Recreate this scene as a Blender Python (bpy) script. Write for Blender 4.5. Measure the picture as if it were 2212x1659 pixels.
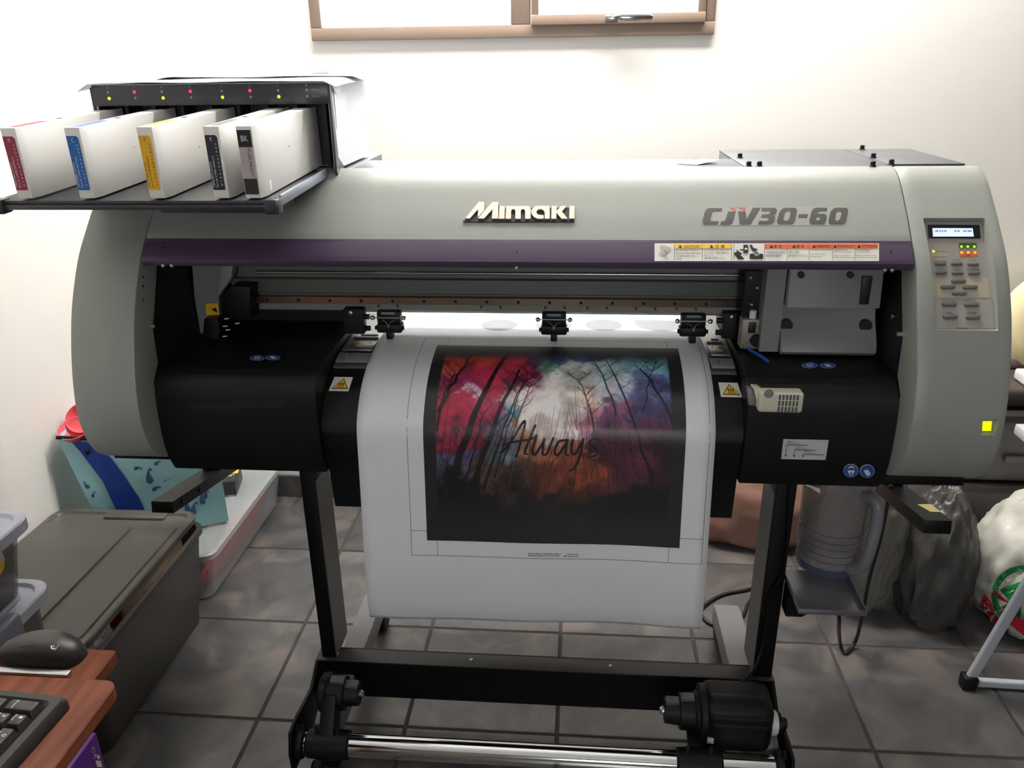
import bpy, bmesh, math, random
import numpy as np
from mathutils import Vector, Matrix, noise
from mathutils.geometry import tessellate_polygon
from mathutils.bvhtree import BVHTree
random.seed(7); np.random.seed(7)
S = bpy.context.scene
COL = S.collection
for o in list(bpy.data.objects): bpy.data.objects.remove(o)

# ------------------------------------------------------------------ camera
W, H, FPX = 2212.0, 1659.0, 1733.94
YAW, PIT, ROL, CAMH = 0.08504, 0.38193, -0.01425, 1.35
_f = Vector((-math.sin(YAW)*math.cos(PIT), math.cos(YAW)*math.cos(PIT), -math.sin(PIT)))
_r = Vector((math.cos(YAW), math.sin(YAW), 0)); _u = _r.cross(_f)
CR = math.cos(ROL)*_r + math.sin(ROL)*_u
CU = -math.sin(ROL)*_r + math.cos(ROL)*_u
CF = _f; CAM = Vector((0, 0, CAMH))
cd = bpy.data.cameras.new('camera'); cd.sensor_width = 36; cd.lens = FPX/W*36
cd.clip_start = 0.02
cam = bpy.data.objects.new('camera', cd); COL.objects.link(cam)
cam.matrix_world = Matrix(((CR.x, CU.x, -CF.x, 0), (CR.y, CU.y, -CF.y, 0), (CR.z, CU.z, -CF.z, CAMH), (0, 0, 0, 1)))
S.camera = cam

# ------------------------------------------------------------------ world, daylight and added fill light
wd = bpy.data.worlds.new('sky'); S.world = wd; wd.use_nodes = True
nt = wd.node_tree; nt.nodes.clear()
wo = nt.nodes.new('ShaderNodeOutputWorld'); bg = nt.nodes.new('ShaderNodeBackground')
bg.inputs[0].default_value = (0.93, 0.97, 1.0, 1); bg.inputs[1].default_value = 26.0
nt.links.new(bg.outputs[0], wo.inputs[0])
XL, XR, YF, YB, ZC = -1.342, 2.30, -2.60, 2.31, 2.55       # the room
WIN = (-0.723, 0.342, 1.408, 2.28)                          # window in the back wall
FILLHOLE = (0.05, 0.53, 1.18, 1.86)                              # unseen opening added behind the camera as soft front fill
def portal(name, loc, rot, sx, sy):
    l = bpy.data.lights.new(name, 'AREA'); l.shape = 'RECTANGLE'; l.size = sx; l.size_y = sy
    l.cycles.is_portal = True
    o = bpy.data.objects.new(name, l); COL.objects.link(o); o.location = loc; o.rotation_euler = rot
portal('portal_back', ((WIN[0]+WIN[1])/2, YB+0.13, (WIN[2]+WIN[3])/2), (math.radians(-90), 0, 0), WIN[1]-WIN[0], WIN[3]-WIN[2])
portal('portal_front_fill', ((FILLHOLE[0]+FILLHOLE[1])/2, YF-0.13, (FILLHOLE[2]+FILLHOLE[3])/2), (math.radians(90), 0, 0), FILLHOLE[1]-FILLHOLE[0], FILLHOLE[3]-FILLHOLE[2])
lamp = bpy.data.lights.new('added_wall_wash', 'AREA'); lamp.shape = 'RECTANGLE'; lamp.size = 1.6; lamp.size_y = 0.25; lamp.energy = 88; lamp.color = (1.0, 0.97, 0.92)  # unseen light added overhead, tilted to whiten the back wall
lo = bpy.data.objects.new('added_wall_wash', lamp); COL.objects.link(lo); lo.location = (0.0, 2.0, ZC-0.06); lo.rotation_euler = (math.radians(38), 0, 0)
S.view_settings.view_transform = 'Standard'; S.view_settings.look = 'None'
S.view_settings.exposure = 0.0; S.view_settings.gamma = 1.0; S.view_settings.use_curve_mapping = False

# ------------------------------------------------------------------ measuring helpers: a viewed direction met with a plane
def ray(x, y): return CF + CR*float((x-W/2)/FPX) - CU*float((y-H/2)/FPX)
def onX(x, y, v): d = ray(x, y); return CAM + d*(v/d.x)
def onY(x, y, v): d = ray(x, y); return CAM + d*(v/d.y)
def onZ(x, y, v): d = ray(x, y); return CAM + d*((v-CAMH)/d.z)
def onP(x, y, p, n): d = ray(x, y); return CAM + d*((Vector(p)-CAM).dot(n)/d.dot(n))

# ------------------------------------------------------------------ materials
def lin(c):
    out = []
    for v in c[:3]:
        v = v/255.0
        out.append(v/12.92 if v <= 0.04045 else ((v+0.055)/1.055)**2.4)
    return out
MATS = {}
def mat(name, rgb, rough=0.5, metal=0.0, var=0.06, scale=30.0, bump=0.0, bscale=200.0, spec=0.5, emit=0.0, alpha=1.0, randobj=0.0):
    if name in MATS: return MATS[name]
    m = bpy.data.materials.new(name); m.use_nodes = True; MATS[name] = m
    n = m.node_tree.nodes; L = m.node_tree.links; b = n['Principled BSDF']
    c = lin(rgb)
    tc = n.new('ShaderNodeTexCoord'); nz = n.new('ShaderNodeTexNoise')
    nz.inputs['Scale'].default_value = scale; nz.inputs['Detail'].default_value = 4
    L.new(tc.outputs['Object'], nz.inputs['Vector'])
    mx = n.new('ShaderNodeMix'); mx.data_type = 'RGBA'
    mx.inputs[6].default_value = [v*(1-var) for v in c]+[1]
    mx.inputs[7].default_value = [min(1, v*(1+var)) for v in c]+[1]
    L.new(nz.outputs['Fac'], mx.inputs[0]); L.new(mx.outputs[2], b.inputs['Base Color'])
    b.inputs['Roughness'].default_value = rough; b.inputs['Metallic'].default_value = metal
    b.inputs['Specular IOR Level'].default_value = spec
    if emit:
        b.inputs['Emission Color'].default_value = c+[1]; b.inputs['Emission Strength'].default_value = emit
    if alpha < 1: b.inputs['Alpha'].default_value = alpha
    if bump:
        n2 = n.new('ShaderNodeTexNoise'); n2.inputs['Scale'].default_value = bscale; n2.inputs['Detail'].default_value = 3
        L.new(tc.outputs['Object'], n2.inputs['Vector'])
        bp = n.new('ShaderNodeBump'); bp.inputs['Strength'].default_value = bump; bp.inputs['Distance'].default_value = 0.002
        L.new(n2.outputs['Fac'], bp.inputs['Height']); L.new(bp.outputs[0], b.inputs['Normal'])
    return m
def glass_mat():
    m = bpy.data.materials.new('window_glass'); m.use_nodes = True
    n = m.node_tree.nodes; L = m.node_tree.links; n.clear()
    o = n.new('ShaderNodeOutputMaterial'); t = n.new('ShaderNodeBsdfTransparent'); g = n.new('ShaderNodeBsdfGlossy')
    g.inputs['Roughness'].default_value = 0.02; f = n.new('ShaderNodeFresnel'); f.inputs[0].default_value = 1.45
    x = n.new('ShaderNodeMixShader'); L.new(f.outputs[0], x.inputs[0]); L.new(t.outputs[0], x.inputs[1]); L.new(g.outputs[0], x.inputs[2])
    L.new(x.outputs[0], o.inputs[0]); return m
def tile_mat():
    m = bpy.data.materials.new('slate_tile'); m.use_nodes = True
    n = m.node_tree.nodes; L = m.node_tree.links; b = n['Principled BSDF']
    tc = n.new('ShaderNodeTexCoord'); oi = n.new('ShaderNodeObjectInfo')
    ad = n.new('ShaderNodeVectorMath'); ad.operation = 'ADD'; mu = n.new('ShaderNodeVectorMath'); mu.operation = 'SCALE'
    mu.inputs['Scale'].default_value = 40
    cb = n.new('ShaderNodeCombineXYZ'); L.new(oi.outputs['Random'], cb.inputs[0]); L.new(oi.outputs['Random'], cb.inputs[1])
    L.new(cb.outputs[0], mu.inputs[0]); L.new(tc.outputs['Object'], ad.inputs[0]); L.new(mu.outputs[0], ad.inputs[1])
    n1 = n.new('ShaderNodeTexNoise'); n1.inputs['Scale'].default_value = 7; n1.inputs['Detail'].default_value = 8; n1.inputs['Distortion'].default_value = 1.2
    L.new(ad.outputs[0], n1.inputs['Vector'])
    cr = n.new('ShaderNodeValToRGB'); e = cr.color_ramp.elements
    e[0].position = 0.34; e[0].color = lin((62, 62, 64))+[1]; e[1].position = 0.66; e[1].color = lin((106, 98, 94))+[1]
    k = cr.color_ramp.elements.new(0.5); k.color = lin((80, 79, 79))+[1]
    L.new(n1.outputs['Fac'], cr.inputs[0])
    hs = n.new('ShaderNodeHueSaturation'); mr = n.new('ShaderNodeMapRange'); mr.inputs[3].default_value = 0.85; mr.inputs[4].default_value = 1.12
    L.new(oi.outputs['Random'], mr.inputs[0]); L.new(mr.outputs[0], hs.inputs['Value']); L.new(cr.outputs[0], hs.inputs['Color'])
    L.new(hs.outputs[0], b.inputs['Base Color']); b.inputs['Roughness'].default_value = 0.33; b.inputs['Specular IOR Level'].default_value = 0.85
    n2 = n.new('ShaderNodeTexNoise'); n2.inputs['Scale'].default_value = 60; n2.inputs['Detail'].default_value = 6
    L.new(ad.outputs[0], n2.inputs['Vector']); bp = n.new('ShaderNodeBump'); bp.inputs['Strength'].default_value = 0.25; bp.inputs['Distance'].default_value = 0.002
    L.new(n2.outputs['Fac'], bp.inputs['Height']); L.new(bp.outputs[0], b.inputs['Normal']); return m
def wood_mat():
    m = bpy.data.materials.new('red_brown_wood'); m.use_nodes = True
    n = m.node_tree.nodes; L = m.node_tree.links; b = n['Principled BSDF']
    tc = n.new('ShaderNodeTexCoord'); mp = n.new('ShaderNodeMapping'); mp.inputs['Scale'].default_value = (14, 1.6, 14); mp.inputs['Rotation'].default_value = (0, 0, 0.35)
    L.new(tc.outputs['Object'], mp.inputs[0]); nz = n.new('ShaderNodeTexNoise'); nz.inputs['Scale'].default_value = 6; nz.inputs['Detail'].default_value = 7
    L.new(mp.outputs[0], nz.inputs['Vector']); cr = n.new('ShaderNodeValToRGB'); e = cr.color_ramp.elements
    e[0].position = 0.3; e[0].color = lin((88, 44, 27))+[1]; e[1].position = 0.7; e[1].color = lin((122, 66, 42))+[1]
    L.new(nz.outputs['Fac'], cr.inputs[0]); L.new(cr.outputs[0], b.inputs['Base Color']); b.inputs['Roughness'].default_value = 0.6; b.inputs['Specular IOR Level'].default_value = 0.2; return m
def vcol_mat(name, rough=0.35):
    m = bpy.data.materials.new(name); m.use_nodes = True; n = m.node_tree.nodes; L = m.node_tree.links
    a = n.new('ShaderNodeVertexColor'); a.layer_name = 'ink'; L.new(a.outputs[0], n['Principled BSDF'].inputs['Base Color'])
    n['Principled BSDF'].inputs['Roughness'].default_value = rough; return m

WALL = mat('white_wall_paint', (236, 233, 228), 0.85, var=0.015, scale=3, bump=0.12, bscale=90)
DIM = mat('low_bounce_wall', (120, 112, 104), 0.85, var=0.03, scale=3)  # tone of unseen walls, darkened to cut bounce light
CEIL = mat('white_ceiling_paint', (240, 239, 236), 0.9, var=0.01)
GREY = mat('warm_grey_plastic', (147, 150, 144), 0.42, var=0.015, scale=60, bump=0.05, bscale=900)
GREY2 = mat('mid_grey_plastic', (128, 130, 128), 0.45, var=0.02)
PURP = mat('purple_plastic', (76, 60, 84), 0.4, var=0.03)
BLK = mat('black_plastic', (15, 15, 18), 0.5, var=0.1, bump=0.05, bscale=700, spec=0.3)
BLKM = mat('black_painted_steel', (9, 9, 11), 0.45, var=0.1, spec=0.3)
DARK = mat('dark_chassis', (24, 25, 30), 0.6, var=0.1, spec=0.3)
PANEL = mat('charcoal_panel', (52, 52, 58), 0.28, var=0.05)
TRAY = mat('grey_tray_plastic', (54, 54, 57), 0.5, var=0.05)
WHT = mat('white_plastic', (226, 224, 220), 0.45, var=0.015)
WHT2 = mat('white_enamel', (225, 228, 238), 0.35, var=0.01)
SIL = mat('bare_steel', (190, 192, 195), 0.28, metal=1.0, var=0.08, scale=80)
CHR = mat('chrome', (225, 225, 225), 0.1, metal=1.0, var=0.02)
ALU = mat('anodised_aluminium', (104, 108, 102), 0.5, metal=0.3, var=0.05)
RAILM = mat('brown_rail_steel', (150, 130, 115), 0.3, metal=0.9, var=0.12, scale=25)
PAPER = mat('white_paper', (232, 232, 236), 0.55, var=0.006)
INKBLK = mat('black_ink', (20, 20, 22), 0.5)
INKGRY = mat('grey_ink', (90, 90, 92), 0.5)
YEL = mat('warning_yellow', (238, 190, 40), 0.45)
ORG = mat('warning_orange', (225, 95, 30), 0.45)
RED = mat('red_print', (190, 40, 40), 0.45)
LBL = mat('label_white', (228, 224, 216), 0.45)
BLUE = mat('mandatory_blue', (28, 84, 170), 0.4)
PANES = glass_mat(); TILE = tile_mat(); WOOD = wood_mat()

# ------------------------------------------------------------------ mesh helpers
OFF = {}
def fin(o, parent, loc):
    COL.objects.link(o)
    if parent is not None:
        o.parent = parent; OFF[o] = OFF[parent]
    else:
        o.location = loc; OFF[o] = Vector(loc)
    return o
def mk(name, verts, faces, m, parent=None, smooth=False, loc=None, auto=None):
    vs = [Vector(v) for v in verts]
    if parent is not None: off = OFF[parent]
    else:
        if loc is None:
            lo = [min(v[i] for v in vs) for i in range(3)]; hi = [max(v[i] for v in vs) for i in range(3)]
            loc = ((lo[0]+hi[0])/2, (lo[1]+hi[1])/2, lo[2])
        off = Vector(loc)
    me = bpy.data.meshes.new(name); me.from_pydata([v-off for v in vs], [], faces)
    me.validate(); me.update()
    if m: me.materials.append(m)
    if smooth or auto:
        me.polygons.foreach_set('use_smooth', [True]*len(me.polygons))
        if auto: me.set_sharp_from_angle(angle=math.radians(auto))
    return fin(bpy.data.objects.new(name, me), parent, off)
def mkbm(name, bm, m, parent=None, auto=None, loc=None):
    bmesh.ops.recalc_face_normals(bm, faces=bm.faces)
    bm.verts.ensure_lookup_table(); bm.verts.index_update()
    vs = [v.co.copy() for v in bm.verts]; fs = [[v.index for v in f.verts] for f in bm.faces]
    bm.free(); return mk(name, vs, fs, m, parent, loc=loc, auto=auto)
def empty(name, loc, label, cat, group=None):
    o = bpy.data.objects.new(name, None); COL.objects.link(o); o.location = loc; o.empty_display_size = 0.05
    OFF[o] = Vector(loc); return tag(o, label, cat, group)
def tag(o, label, cat, group=None):
    o['label'] = label; o['category'] = cat
    if group: o['group'] = group
    return o
def struct(o, label=None):
    o['kind'] = 'structure'
    if label: o['label'] = label
    return o
def bbox(bm, x0, x1, y0, y1, z0, z1, bev=0.0, seg=2, xf=None):
    r = bmesh.ops.create_cube(bm, size=1.0); vs = r['verts']
    for v in vs: v.co = Vector(((x0+x1)/2+v.co.x*(x1-x0), (y0+y1)/2+v.co.y*(y1-y0), (z0+z1)/2+v.co.z*(z1-z0)))
    if bev > 0:
        es = list({e for v in vs for e in v.link_edges})
        r2 = bmesh.ops.bevel(bm, geom=es, offset=bev, segments=seg, affect='EDGES', profile=0.5)
        vs = list({v for f in r2['faces'] for v in f.verts}|{v for v in vs if v.is_valid})
    if xf is not None:
        for v in vs: v.co = xf @ v.co
    return vs
def box(name, x0, x1, y0, y1, z0, z1, m, parent=None, bev=0.002, seg=2, xf=None, loc=None):
    bm = bmesh.new(); bbox(bm, x0, x1, y0, y1, z0, z1, bev, seg, xf)
    return mkbm(name, bm, m, parent, auto=35 if bev else None, loc=loc)
def frame_of(d):
    d = Vector(d).normalized(); a = Vector((0, 0, 1)) if abs(d.z) < 0.9 else Vector((1, 0, 0))
    u = d.cross(a).normalized(); return u, d.cross(u).normalized(), d
def lathe(name, prof, p0, axis, m, parent=None, n=24, auto=35, cap=True):
    u, v, d = frame_of(axis); p0 = Vector(p0); vs = []; fs = []
    for r, hh in prof:
        for k in range(n):
            a = 2*math.pi*k/n; vs.append(p0+d*hh+(u*math.cos(a)+v*math.sin(a))*r)
    for i in range(len(prof)-1):
        for k in range(n):
            k2 = (k+1) % n; fs.append([i*n+k, i*n+k2, (i+1)*n+k2, (i+1)*n+k])
    if cap:
        if prof[0][0] > 1e-6: fs.append(list(range(n))[::-1])
        if prof[-1][0] > 1e-6: fs.append([(len(prof)-1)*n+k for k in range(n)])
    return mk(name, vs, fs, m, parent, auto=auto)
def cyl(name, p0, p1, r, m, parent=None, n=20, ch=0.0, r1=None):
    p0 = Vector(p0); p1 = Vector(p1); L = (p1-p0).length; r1 = r if r1 is None else r1
    pr = [(r, 0), (r1, L)] if not ch else [(r-ch, 0), (r, ch), (r1, L-ch), (r1-ch, L)]
    return lathe(name, pr, p0, p1-p0, m, parent, n)
def ball(name, c, r, m, parent=None, n=12, sz=1.0):
    pr = [(max(1e-7, r*math.sin(math.pi*i/8)), r*sz*(1-math.cos(math.pi*i/8))) for i in range(9)]
    return lathe(name, pr, Vector(c)-Vector((0, 0, r*sz)), (0, 0, 1), m, parent, n, auto=80, cap=False)
def crom(pts, n=8, closed=False):
    P = [Vector(p) for p in pts]; out = []; N = len(P)
    for i in range(N if closed else N-1):
        p1, p2 = P[i], P[(i+1) % N]
        p0 = P[i-1] if (i > 0 or closed) else p1*2-p2
        p3 = P[(i+2) % N] if (i+2 < N or closed) else p2*2-p1
        for k in range(n):
            t = k/n
            out.append(0.5*((2*p1)+(p2-p0)*t+(2*p0-5*p1+4*p2-p3)*t*t+(3*p1-p0-3*p2+p3)*t**3))
    if not closed: out.append(P[-1].copy())
    return out
def tube(name, pts, r, m, parent=None, n=8, spl=6, loc=None):
    P = crom(pts, spl) if spl else [Vector(p) for p in pts]; vs = []; fs = []
    t0 = (P[1]-P[0]).normalized(); u, v, _ = frame_of(t0)
    for i, p in enumerate(P):
        t = (P[min(i+1, len(P)-1)]-P[max(i-1, 0)]).normalized()
        u = (u-t*u.dot(t)).normalized(); v = t.cross(u)
        for k in range(n):
            a = 2*math.pi*k/n; vs.append(p+(u*math.cos(a)+v*math.sin(a))*r)
    for i in range(len(P)-1):
        for k in range(n):
            k2 = (k+1) % n; fs.append([i*n+k, i*n+k2, (i+1)*n+k2, (i+1)*n+k])
    fs.append(list(range(n))[::-1]); fs.append([(len(P)-1)*n+k for k in range(n)])
    return mk(name, vs, fs, m, parent, auto=60, loc=loc)
def prism(name, loop, d, m, parent=None, bev=0.0, auto=35, loc=None):
    """closed 3D loop extruded by the vector d"""
    bm = bmesh.new(); a = [bm.verts.new(Vector(p)) for p in loop]; b = [bm.verts.new(Vector(p)+Vector(d)) for p in loop]
    n = len(loop); fa = bm.faces.new(a); fb = bm.faces.new(b[::-1])
    for i in range(n): bm.faces.new([a[(i+1) % n], a[i], b[i], b[(i+1) % n]])
    if bev:
        es = list(set(fa.edges) | set(fb.edges)); bmesh.ops.bevel(bm, geom=es, offset=bev, segments=2, affect='EDGES', profile=0.5)
    return mkbm(name, bm, m, parent, auto=auto, loc=loc)
def prismx(name, yz, x0, x1, m, parent=None, bev=0.0, auto=35):
    return prism(name, [(x0, y, z) for y, z in yz], (x1-x0, 0, 0), m, parent, bev, auto)
def thick(poly, t):
    """open YZ polyline -> closed band of thickness t towards the inside (left hand of travel)"""
    P = np.array(poly, float); T = np.gradient(P, axis=0); T /= np.linalg.norm(T, axis=1)[:, None]
    Nn = np.stack([-T[:, 1], T[:, 0]], 1)
    return [tuple(p) for p in P]+[tuple(p) for p in (P+Nn*t)[::-1]]
def decal(name, loops, f, m, parent, sub=0):
    """flat print: loops of photo coordinates laid on a surface by f"""
    vs = []; L = []
    for lp in loops:
        q = [Vector((x, y, 0)) for x, y in lp]; L.append(q); vs += q
    tri = [list(t_) for t_ in tessellate_polygon(L)]
    for _ in range(sub):
        mid = {}; nt_ = []
        def mp_(a, b):
            k = (min(a, b), max(a, b))
            if k not in mid: mid[k] = len(vs); vs.append((vs[a]+vs[b])/2)
            return mid[k]
        for a, b, c in tri:
            ab, bc, ca_ = mp_(a, b), mp_(b, c), mp_(c, a); nt_ += [[a, ab, ca_], [ab, b, bc], [ca_, bc, c], [ab, bc, ca_]]
        tri = nt_
    return mk(name, [f(v.x, v.y) for v in vs], tri, m, parent)
def rect(x0, y0, x1, y1): return [(x0, y0), (x1, y0), (x1, y1), (x0, y1)]
def disc(cx, cy, rx, ry=None, n=24, a0=0, a1=360):
    ry = rx if ry is None else ry
    return [(cx+rx*math.cos(math.radians(a0+(a1-a0)*k/n)), cy+ry*math.sin(math.radians(a0+(a1-a0)*k/n))) for k in range(n)]
def text_mesh(s):
    c = bpy.data.curves.new('t', 'FONT'); c.body = s; c.resolution_u = 3
    o = bpy.data.objects.new('t', c); COL.objects.link(o)
    dg = bpy.context.evaluated_depsgraph_get(); me = bpy.data.meshes.new_from_object(o.evaluated_get(dg))
    vs = [v.co.copy() for v in me.vertices]; fs = [list(p.vertices) for p in me.polygons]
    bpy.data.objects.remove(o); bpy.data.curves.remove(c); bpy.data.meshes.remove(me); return vs, fs
def text(name, s, quad, f, m, parent, fit=True):
    """lettering fitted to a photo rectangle/quad [(tl),(tr),(br),(bl)] and laid on a surface by f"""
    vs, fs = text_mesh(s)
    if not vs: return None
    if len(quad) == 4 and not hasattr(quad[0], '__len__'): quad = rect(*quad)
    x0 = min(v.x for v in vs); x1 = max(v.x for v in vs); y0 = min(v.y for v in vs); y1 = max(v.y for v in vs)
    tl, tr, br, bl = [np.array(q, float) for q in quad]; out = []
    for v in vs:
        a = (v.x-x0)/max(1e-9, x1-x0); b = (y1-v.y)/max(1e-9, y1-y0)
        p = (tl*(1-a)+tr*a)*(1-b)+(bl*(1-a)+br*a)*b; out.append(f(p[0], p[1]))
    return mk(name, out, fs, m, parent)

# ------------------------------------------------------------------ room
def wall_panel(name, m, quads, label):
    vs = []; fs = []
    for q in quads:
        b = len(vs); vs += q; fs.append([b, b+1, b+2, b+3])
    return struct(mk(name, vs, fs, m), label)
TH = 0.16
def wall_y(name, y, th, x0, x1, z0, z1, hole, m, label):
    bm = bmesh.new(); a, b = min(y, y+th), max(y, y+th)
    if hole:
        hx0, hx1, hz0, hz1 = hole
        for r in ((x0, hx0, z0, z1), (hx1, x1, z0, z1), (hx0, hx1, z0, hz0), (hx0, hx1, hz1, z1)): bbox(bm, r[0], r[1], a, b, r[2], r[3])
    else: bbox(bm, x0, x1, a, b, z0, z1)
    return struct(mkbm(name, bm, m), label)
wall_y('wall_back', YB, TH, XL-TH, XR+TH, -0.05, ZC, WIN, WALL, 'white painted back wall with the window above the printer')
wall_y('wall_front', YF, -TH, XL-TH, XR+TH, -0.05, ZC, FILLHOLE, DIM, 'unseen wall behind the camera, darkened to cut bounce light, with an added fill opening')
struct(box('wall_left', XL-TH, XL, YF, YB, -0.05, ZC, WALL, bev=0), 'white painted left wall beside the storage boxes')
struct(box('wall_right', XR, XR+TH, YF, YB, -0.05, ZC, DIM, bev=0), 'unseen right wall, darkened to cut bounce light')
struct(box('ceiling', XL-TH, XR+TH, YF-TH, YB+TH, ZC, ZC+0.1, CEIL, bev=0), 'white ceiling')
# floor: grout bed with one tile object per tile
TX0, TY0, TT, GAP = -0.0266, 1.329, 0.332, 0.0075
GROUT = mat('dark_grout', (66, 60, 58), 0.9, var=0.1)
fl = struct(box('floor', XL-TH, XR+TH, YF-TH, YB+TH, -0.06, -0.0025, GROUT, bev=0), 'dark grey slate look floor tiles with brown grout')
tmesh = {}
kx0 = math.floor((XL-TX0)/TT); kx1 = math.ceil((XR-TX0)/TT); ky0 = math.floor((YF-TY0)/TT); ky1 = math.ceil((YB-TY0)/TT)
for i in range(kx0, kx1):
    for j in range(ky0, ky1):
        x0 = max(XL, TX0+i*TT+GAP/2); x1 = min(XR, TX0+(i+1)*TT-GAP/2); y0 = max(YF, TY0+j*TT+GAP/2); y1 = min(YB, TY0+(j+1)*TT-GAP/2)
        if x1-x0 < 0.01 or y1-y0 < 0.01: continue
        key = (round(x1-x0, 4), round(y1-y0, 4))
        if key not in tmesh:
            bm = bmesh.new(); bbox(bm, -key[0]/2, key[0]/2, -key[1]/2, key[1]/2, -0.008, 0, 0.0015, 1)
            bmesh.ops.recalc_face_normals(bm, faces=bm.faces)
            me = bpy.data.meshes.new('tile'); bm.to_mesh(me); bm.free(); me.materials.append(TILE); tmesh[key] = me
        o = bpy.data.objects.new('tile', tmesh[key]); COL.objects.link(o); o.parent = fl
        o.location = Vector(((x0+x1)/2, (y0+y1)/2, 0))-OFF[fl]; OFF[o] = OFF[fl]
bb = struct(box('baseboard_back', XL+0.002, XR-0.002, YB-0.004, YB-0.0005, 0.0005, 0.078, GROUT, bev=0), 'dark tile skirting along the back wall')
for i in range(kx0, kx1):
    x0 = max(XL+0.003, TX0+i*TT+GAP/2); x1 = min(XR-0.003, TX0+(i+1)*TT-GAP/2)
    if x1-x0 > 0.02: box('tile', x0, x1, YB-0.011, YB-0.003, 0.001, 0.08, TILE, bb, bev=0.0012, seg=1)
# window in the back wall
FRM = mat('bronze_window_frame', (146, 126, 112), 0.5, var=0.05, scale=14)
wn = bpy.data.objects.new('window_1', None); COL.objects.link(wn); wn.location = (WIN[0], YB, WIN[2]); OFF[wn] = Vector(wn.location)
struct(wn, 'bronze framed window with a fixed left pane and hinged right sash')
def bar(name, p, m, parent, y0, y1): return box(name, p[0], p[1], y0, y1, p[2], p[3], m, parent, bev=0.002)
FZ = 0.032; y0, y1 = YB-0.012, YB+0.05
xa, xb, za, zb = WIN; xm = onY(1125, 40, YB).x
bar('frame_rail', (xa, xb, za, za+FZ), FRM, wn, y0, y1); bar('frame_rail', (xa, xb, zb-FZ, zb), FRM, wn, y0, y1)
bar('frame_stile', (xa, xa+0.03, za+FZ, zb-FZ), FRM, wn, y0, y1); bar('frame_stile', (xb-0.024, xb, za+FZ, zb-FZ), FRM, wn, y0, y1)
bar('mullion', (xm-0.026, xm+0.026, za+FZ, zb-FZ), FRM, wn, y0, y1)
sa, sb = xm+0.028, xb-0.026
sash = box('sash', sa, sb, y0-0.008, y0+0.028, za+FZ-0.003, za+FZ+0.022, FRM, wn)
box('sash_rail', sa, sb, y0-0.004, y0+0.03, zb-FZ-0.024, zb-FZ-0.002, FRM, sash)
box('sash_stile', sa, sa+0.02, y0-0.004, y0+0.03, za+FZ+0.022, zb-FZ-0.024, FRM, sash)
box('sash_stile', sb-0.02, sb, y0-0.004, y0+0.03, za+FZ+0.022, zb-FZ-0.024, FRM, sash)
box('pane', sa+0.018, sb-0.018, y0+0.012, y0+0.016, za+FZ+0.02, zb-FZ-0.02, PANES, wn, bev=0)
box('pane', xa+0.028, xm-0.024, y0+0.03, y0+0.034, za+FZ-0.002, zb-FZ+0.002, PANES, wn, bev=0)
hb = onY(1345, 40, YB-0.02)
hd = box('handle', hb.x-0.045, hb.x-0.012, YB-0.03, YB-0.014, hb.z-0.006, hb.z+0.008, SIL, wn, bev=0.003)
prism('handle_lever', [onY(x, y, YB-0.045) for x, y in ((1322, 36), (1345, 30), (1405, 30), (1412, 35), (1408, 43), (1345, 45))], (0, 0.012, 0), CHR, hd, bev=0.002)

# ------------------------------------------------------------------ printer profiles (Y, Z), travelling from the rear top to the front bottom
class Prof:
    def __init__(s, pts, n=10):
        q = crom([(a, b, 0) for a, b in pts], n); s.P = np.array([(v.x, v.y) for v in q])
        T = np.gradient(s.P, axis=0); T /= np.linalg.norm(T, axis=1)[:, None]
        s.N = np.stack([T[:, 1], -T[:, 0]], 1)                       # outward
        s.S = np.concatenate([[0], np.cumsum(np.hypot(*np.diff(s.P, axis=0).T))])
    def hit(s, x, y, eps=0.001):
        d = ray(x, y); e = CAMH+d.z/d.y*s.P[:, 0]-s.P[:, 1]
        k = np.where(e[:-1]*e[1:] <= 0)[0]
        if len(k) == 0: i = int(np.argmin(abs(e))); t = 0; i = min(i, len(e)-2)
        else: i = int(k[-1]); t = e[i]/(e[i]-e[i+1]+1e-12)
        p = s.P[i]*(1-t)+s.P[i+1]*t; n = s.N[i]*(1-t)+s.N[i+1]*t
        return Vector((d.x/d.y*p[0], p[0]+n[0]*eps, p[1]+n[1]*eps))
    def at(s, t, eps=0.0):
        return (np.interp(t, s.S, s.P[:, 0])+eps*np.interp(t, s.S, s.N[:, 0]), np.interp(t, s.S, s.P[:, 1])+eps*np.interp(t, s.S, s.N[:, 1]))
    def s_of_z(s, z): i = np.argmin(abs(s.P[:, 1]-z)); return s.S[i]
COVP = [(1.455, 1.1805), (1.421, 1.179), (1.386, 1.163), (1.346, 1.129), (1.312, 1.097), (1.268, 1.050), (1.226, .982), (1.199, .915), (1.182, .852), (1.177, .800), (1.185, .755), (1.205, .72), (1.24, .697), (1.27, .692)]
COV = Prof(COVP)
SHEETP = [(1.735, .56), (1.725, .70), (1.70, .80), (1.66, .845), (1.62, .857), (1.55, .857), (1.47, .857), (1.40, .853), (1.34, .841), (1.29, .818), (1.255, .786), (1.24, .757), (1.234, .70), (1.225, .60), (1.214, .50), (1.212, .42), (1.218, .383)]
SHT = Prof(SHEETP)
SIDP = [(1.50, .868), (1.40, .868), (1.33, .867), (1.28, .864), (1.255, .856), (1.238, .838), (1.231, .80), (1.231, .74), (1.238, .70), (1.252, .668)]
SID = Prof(SIDP)

PR = empty('large_format_printer', (-0.09, 1.42, 0), 'large grey and purple roll printer on a black stand with a print hanging from it', 'printer')

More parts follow.
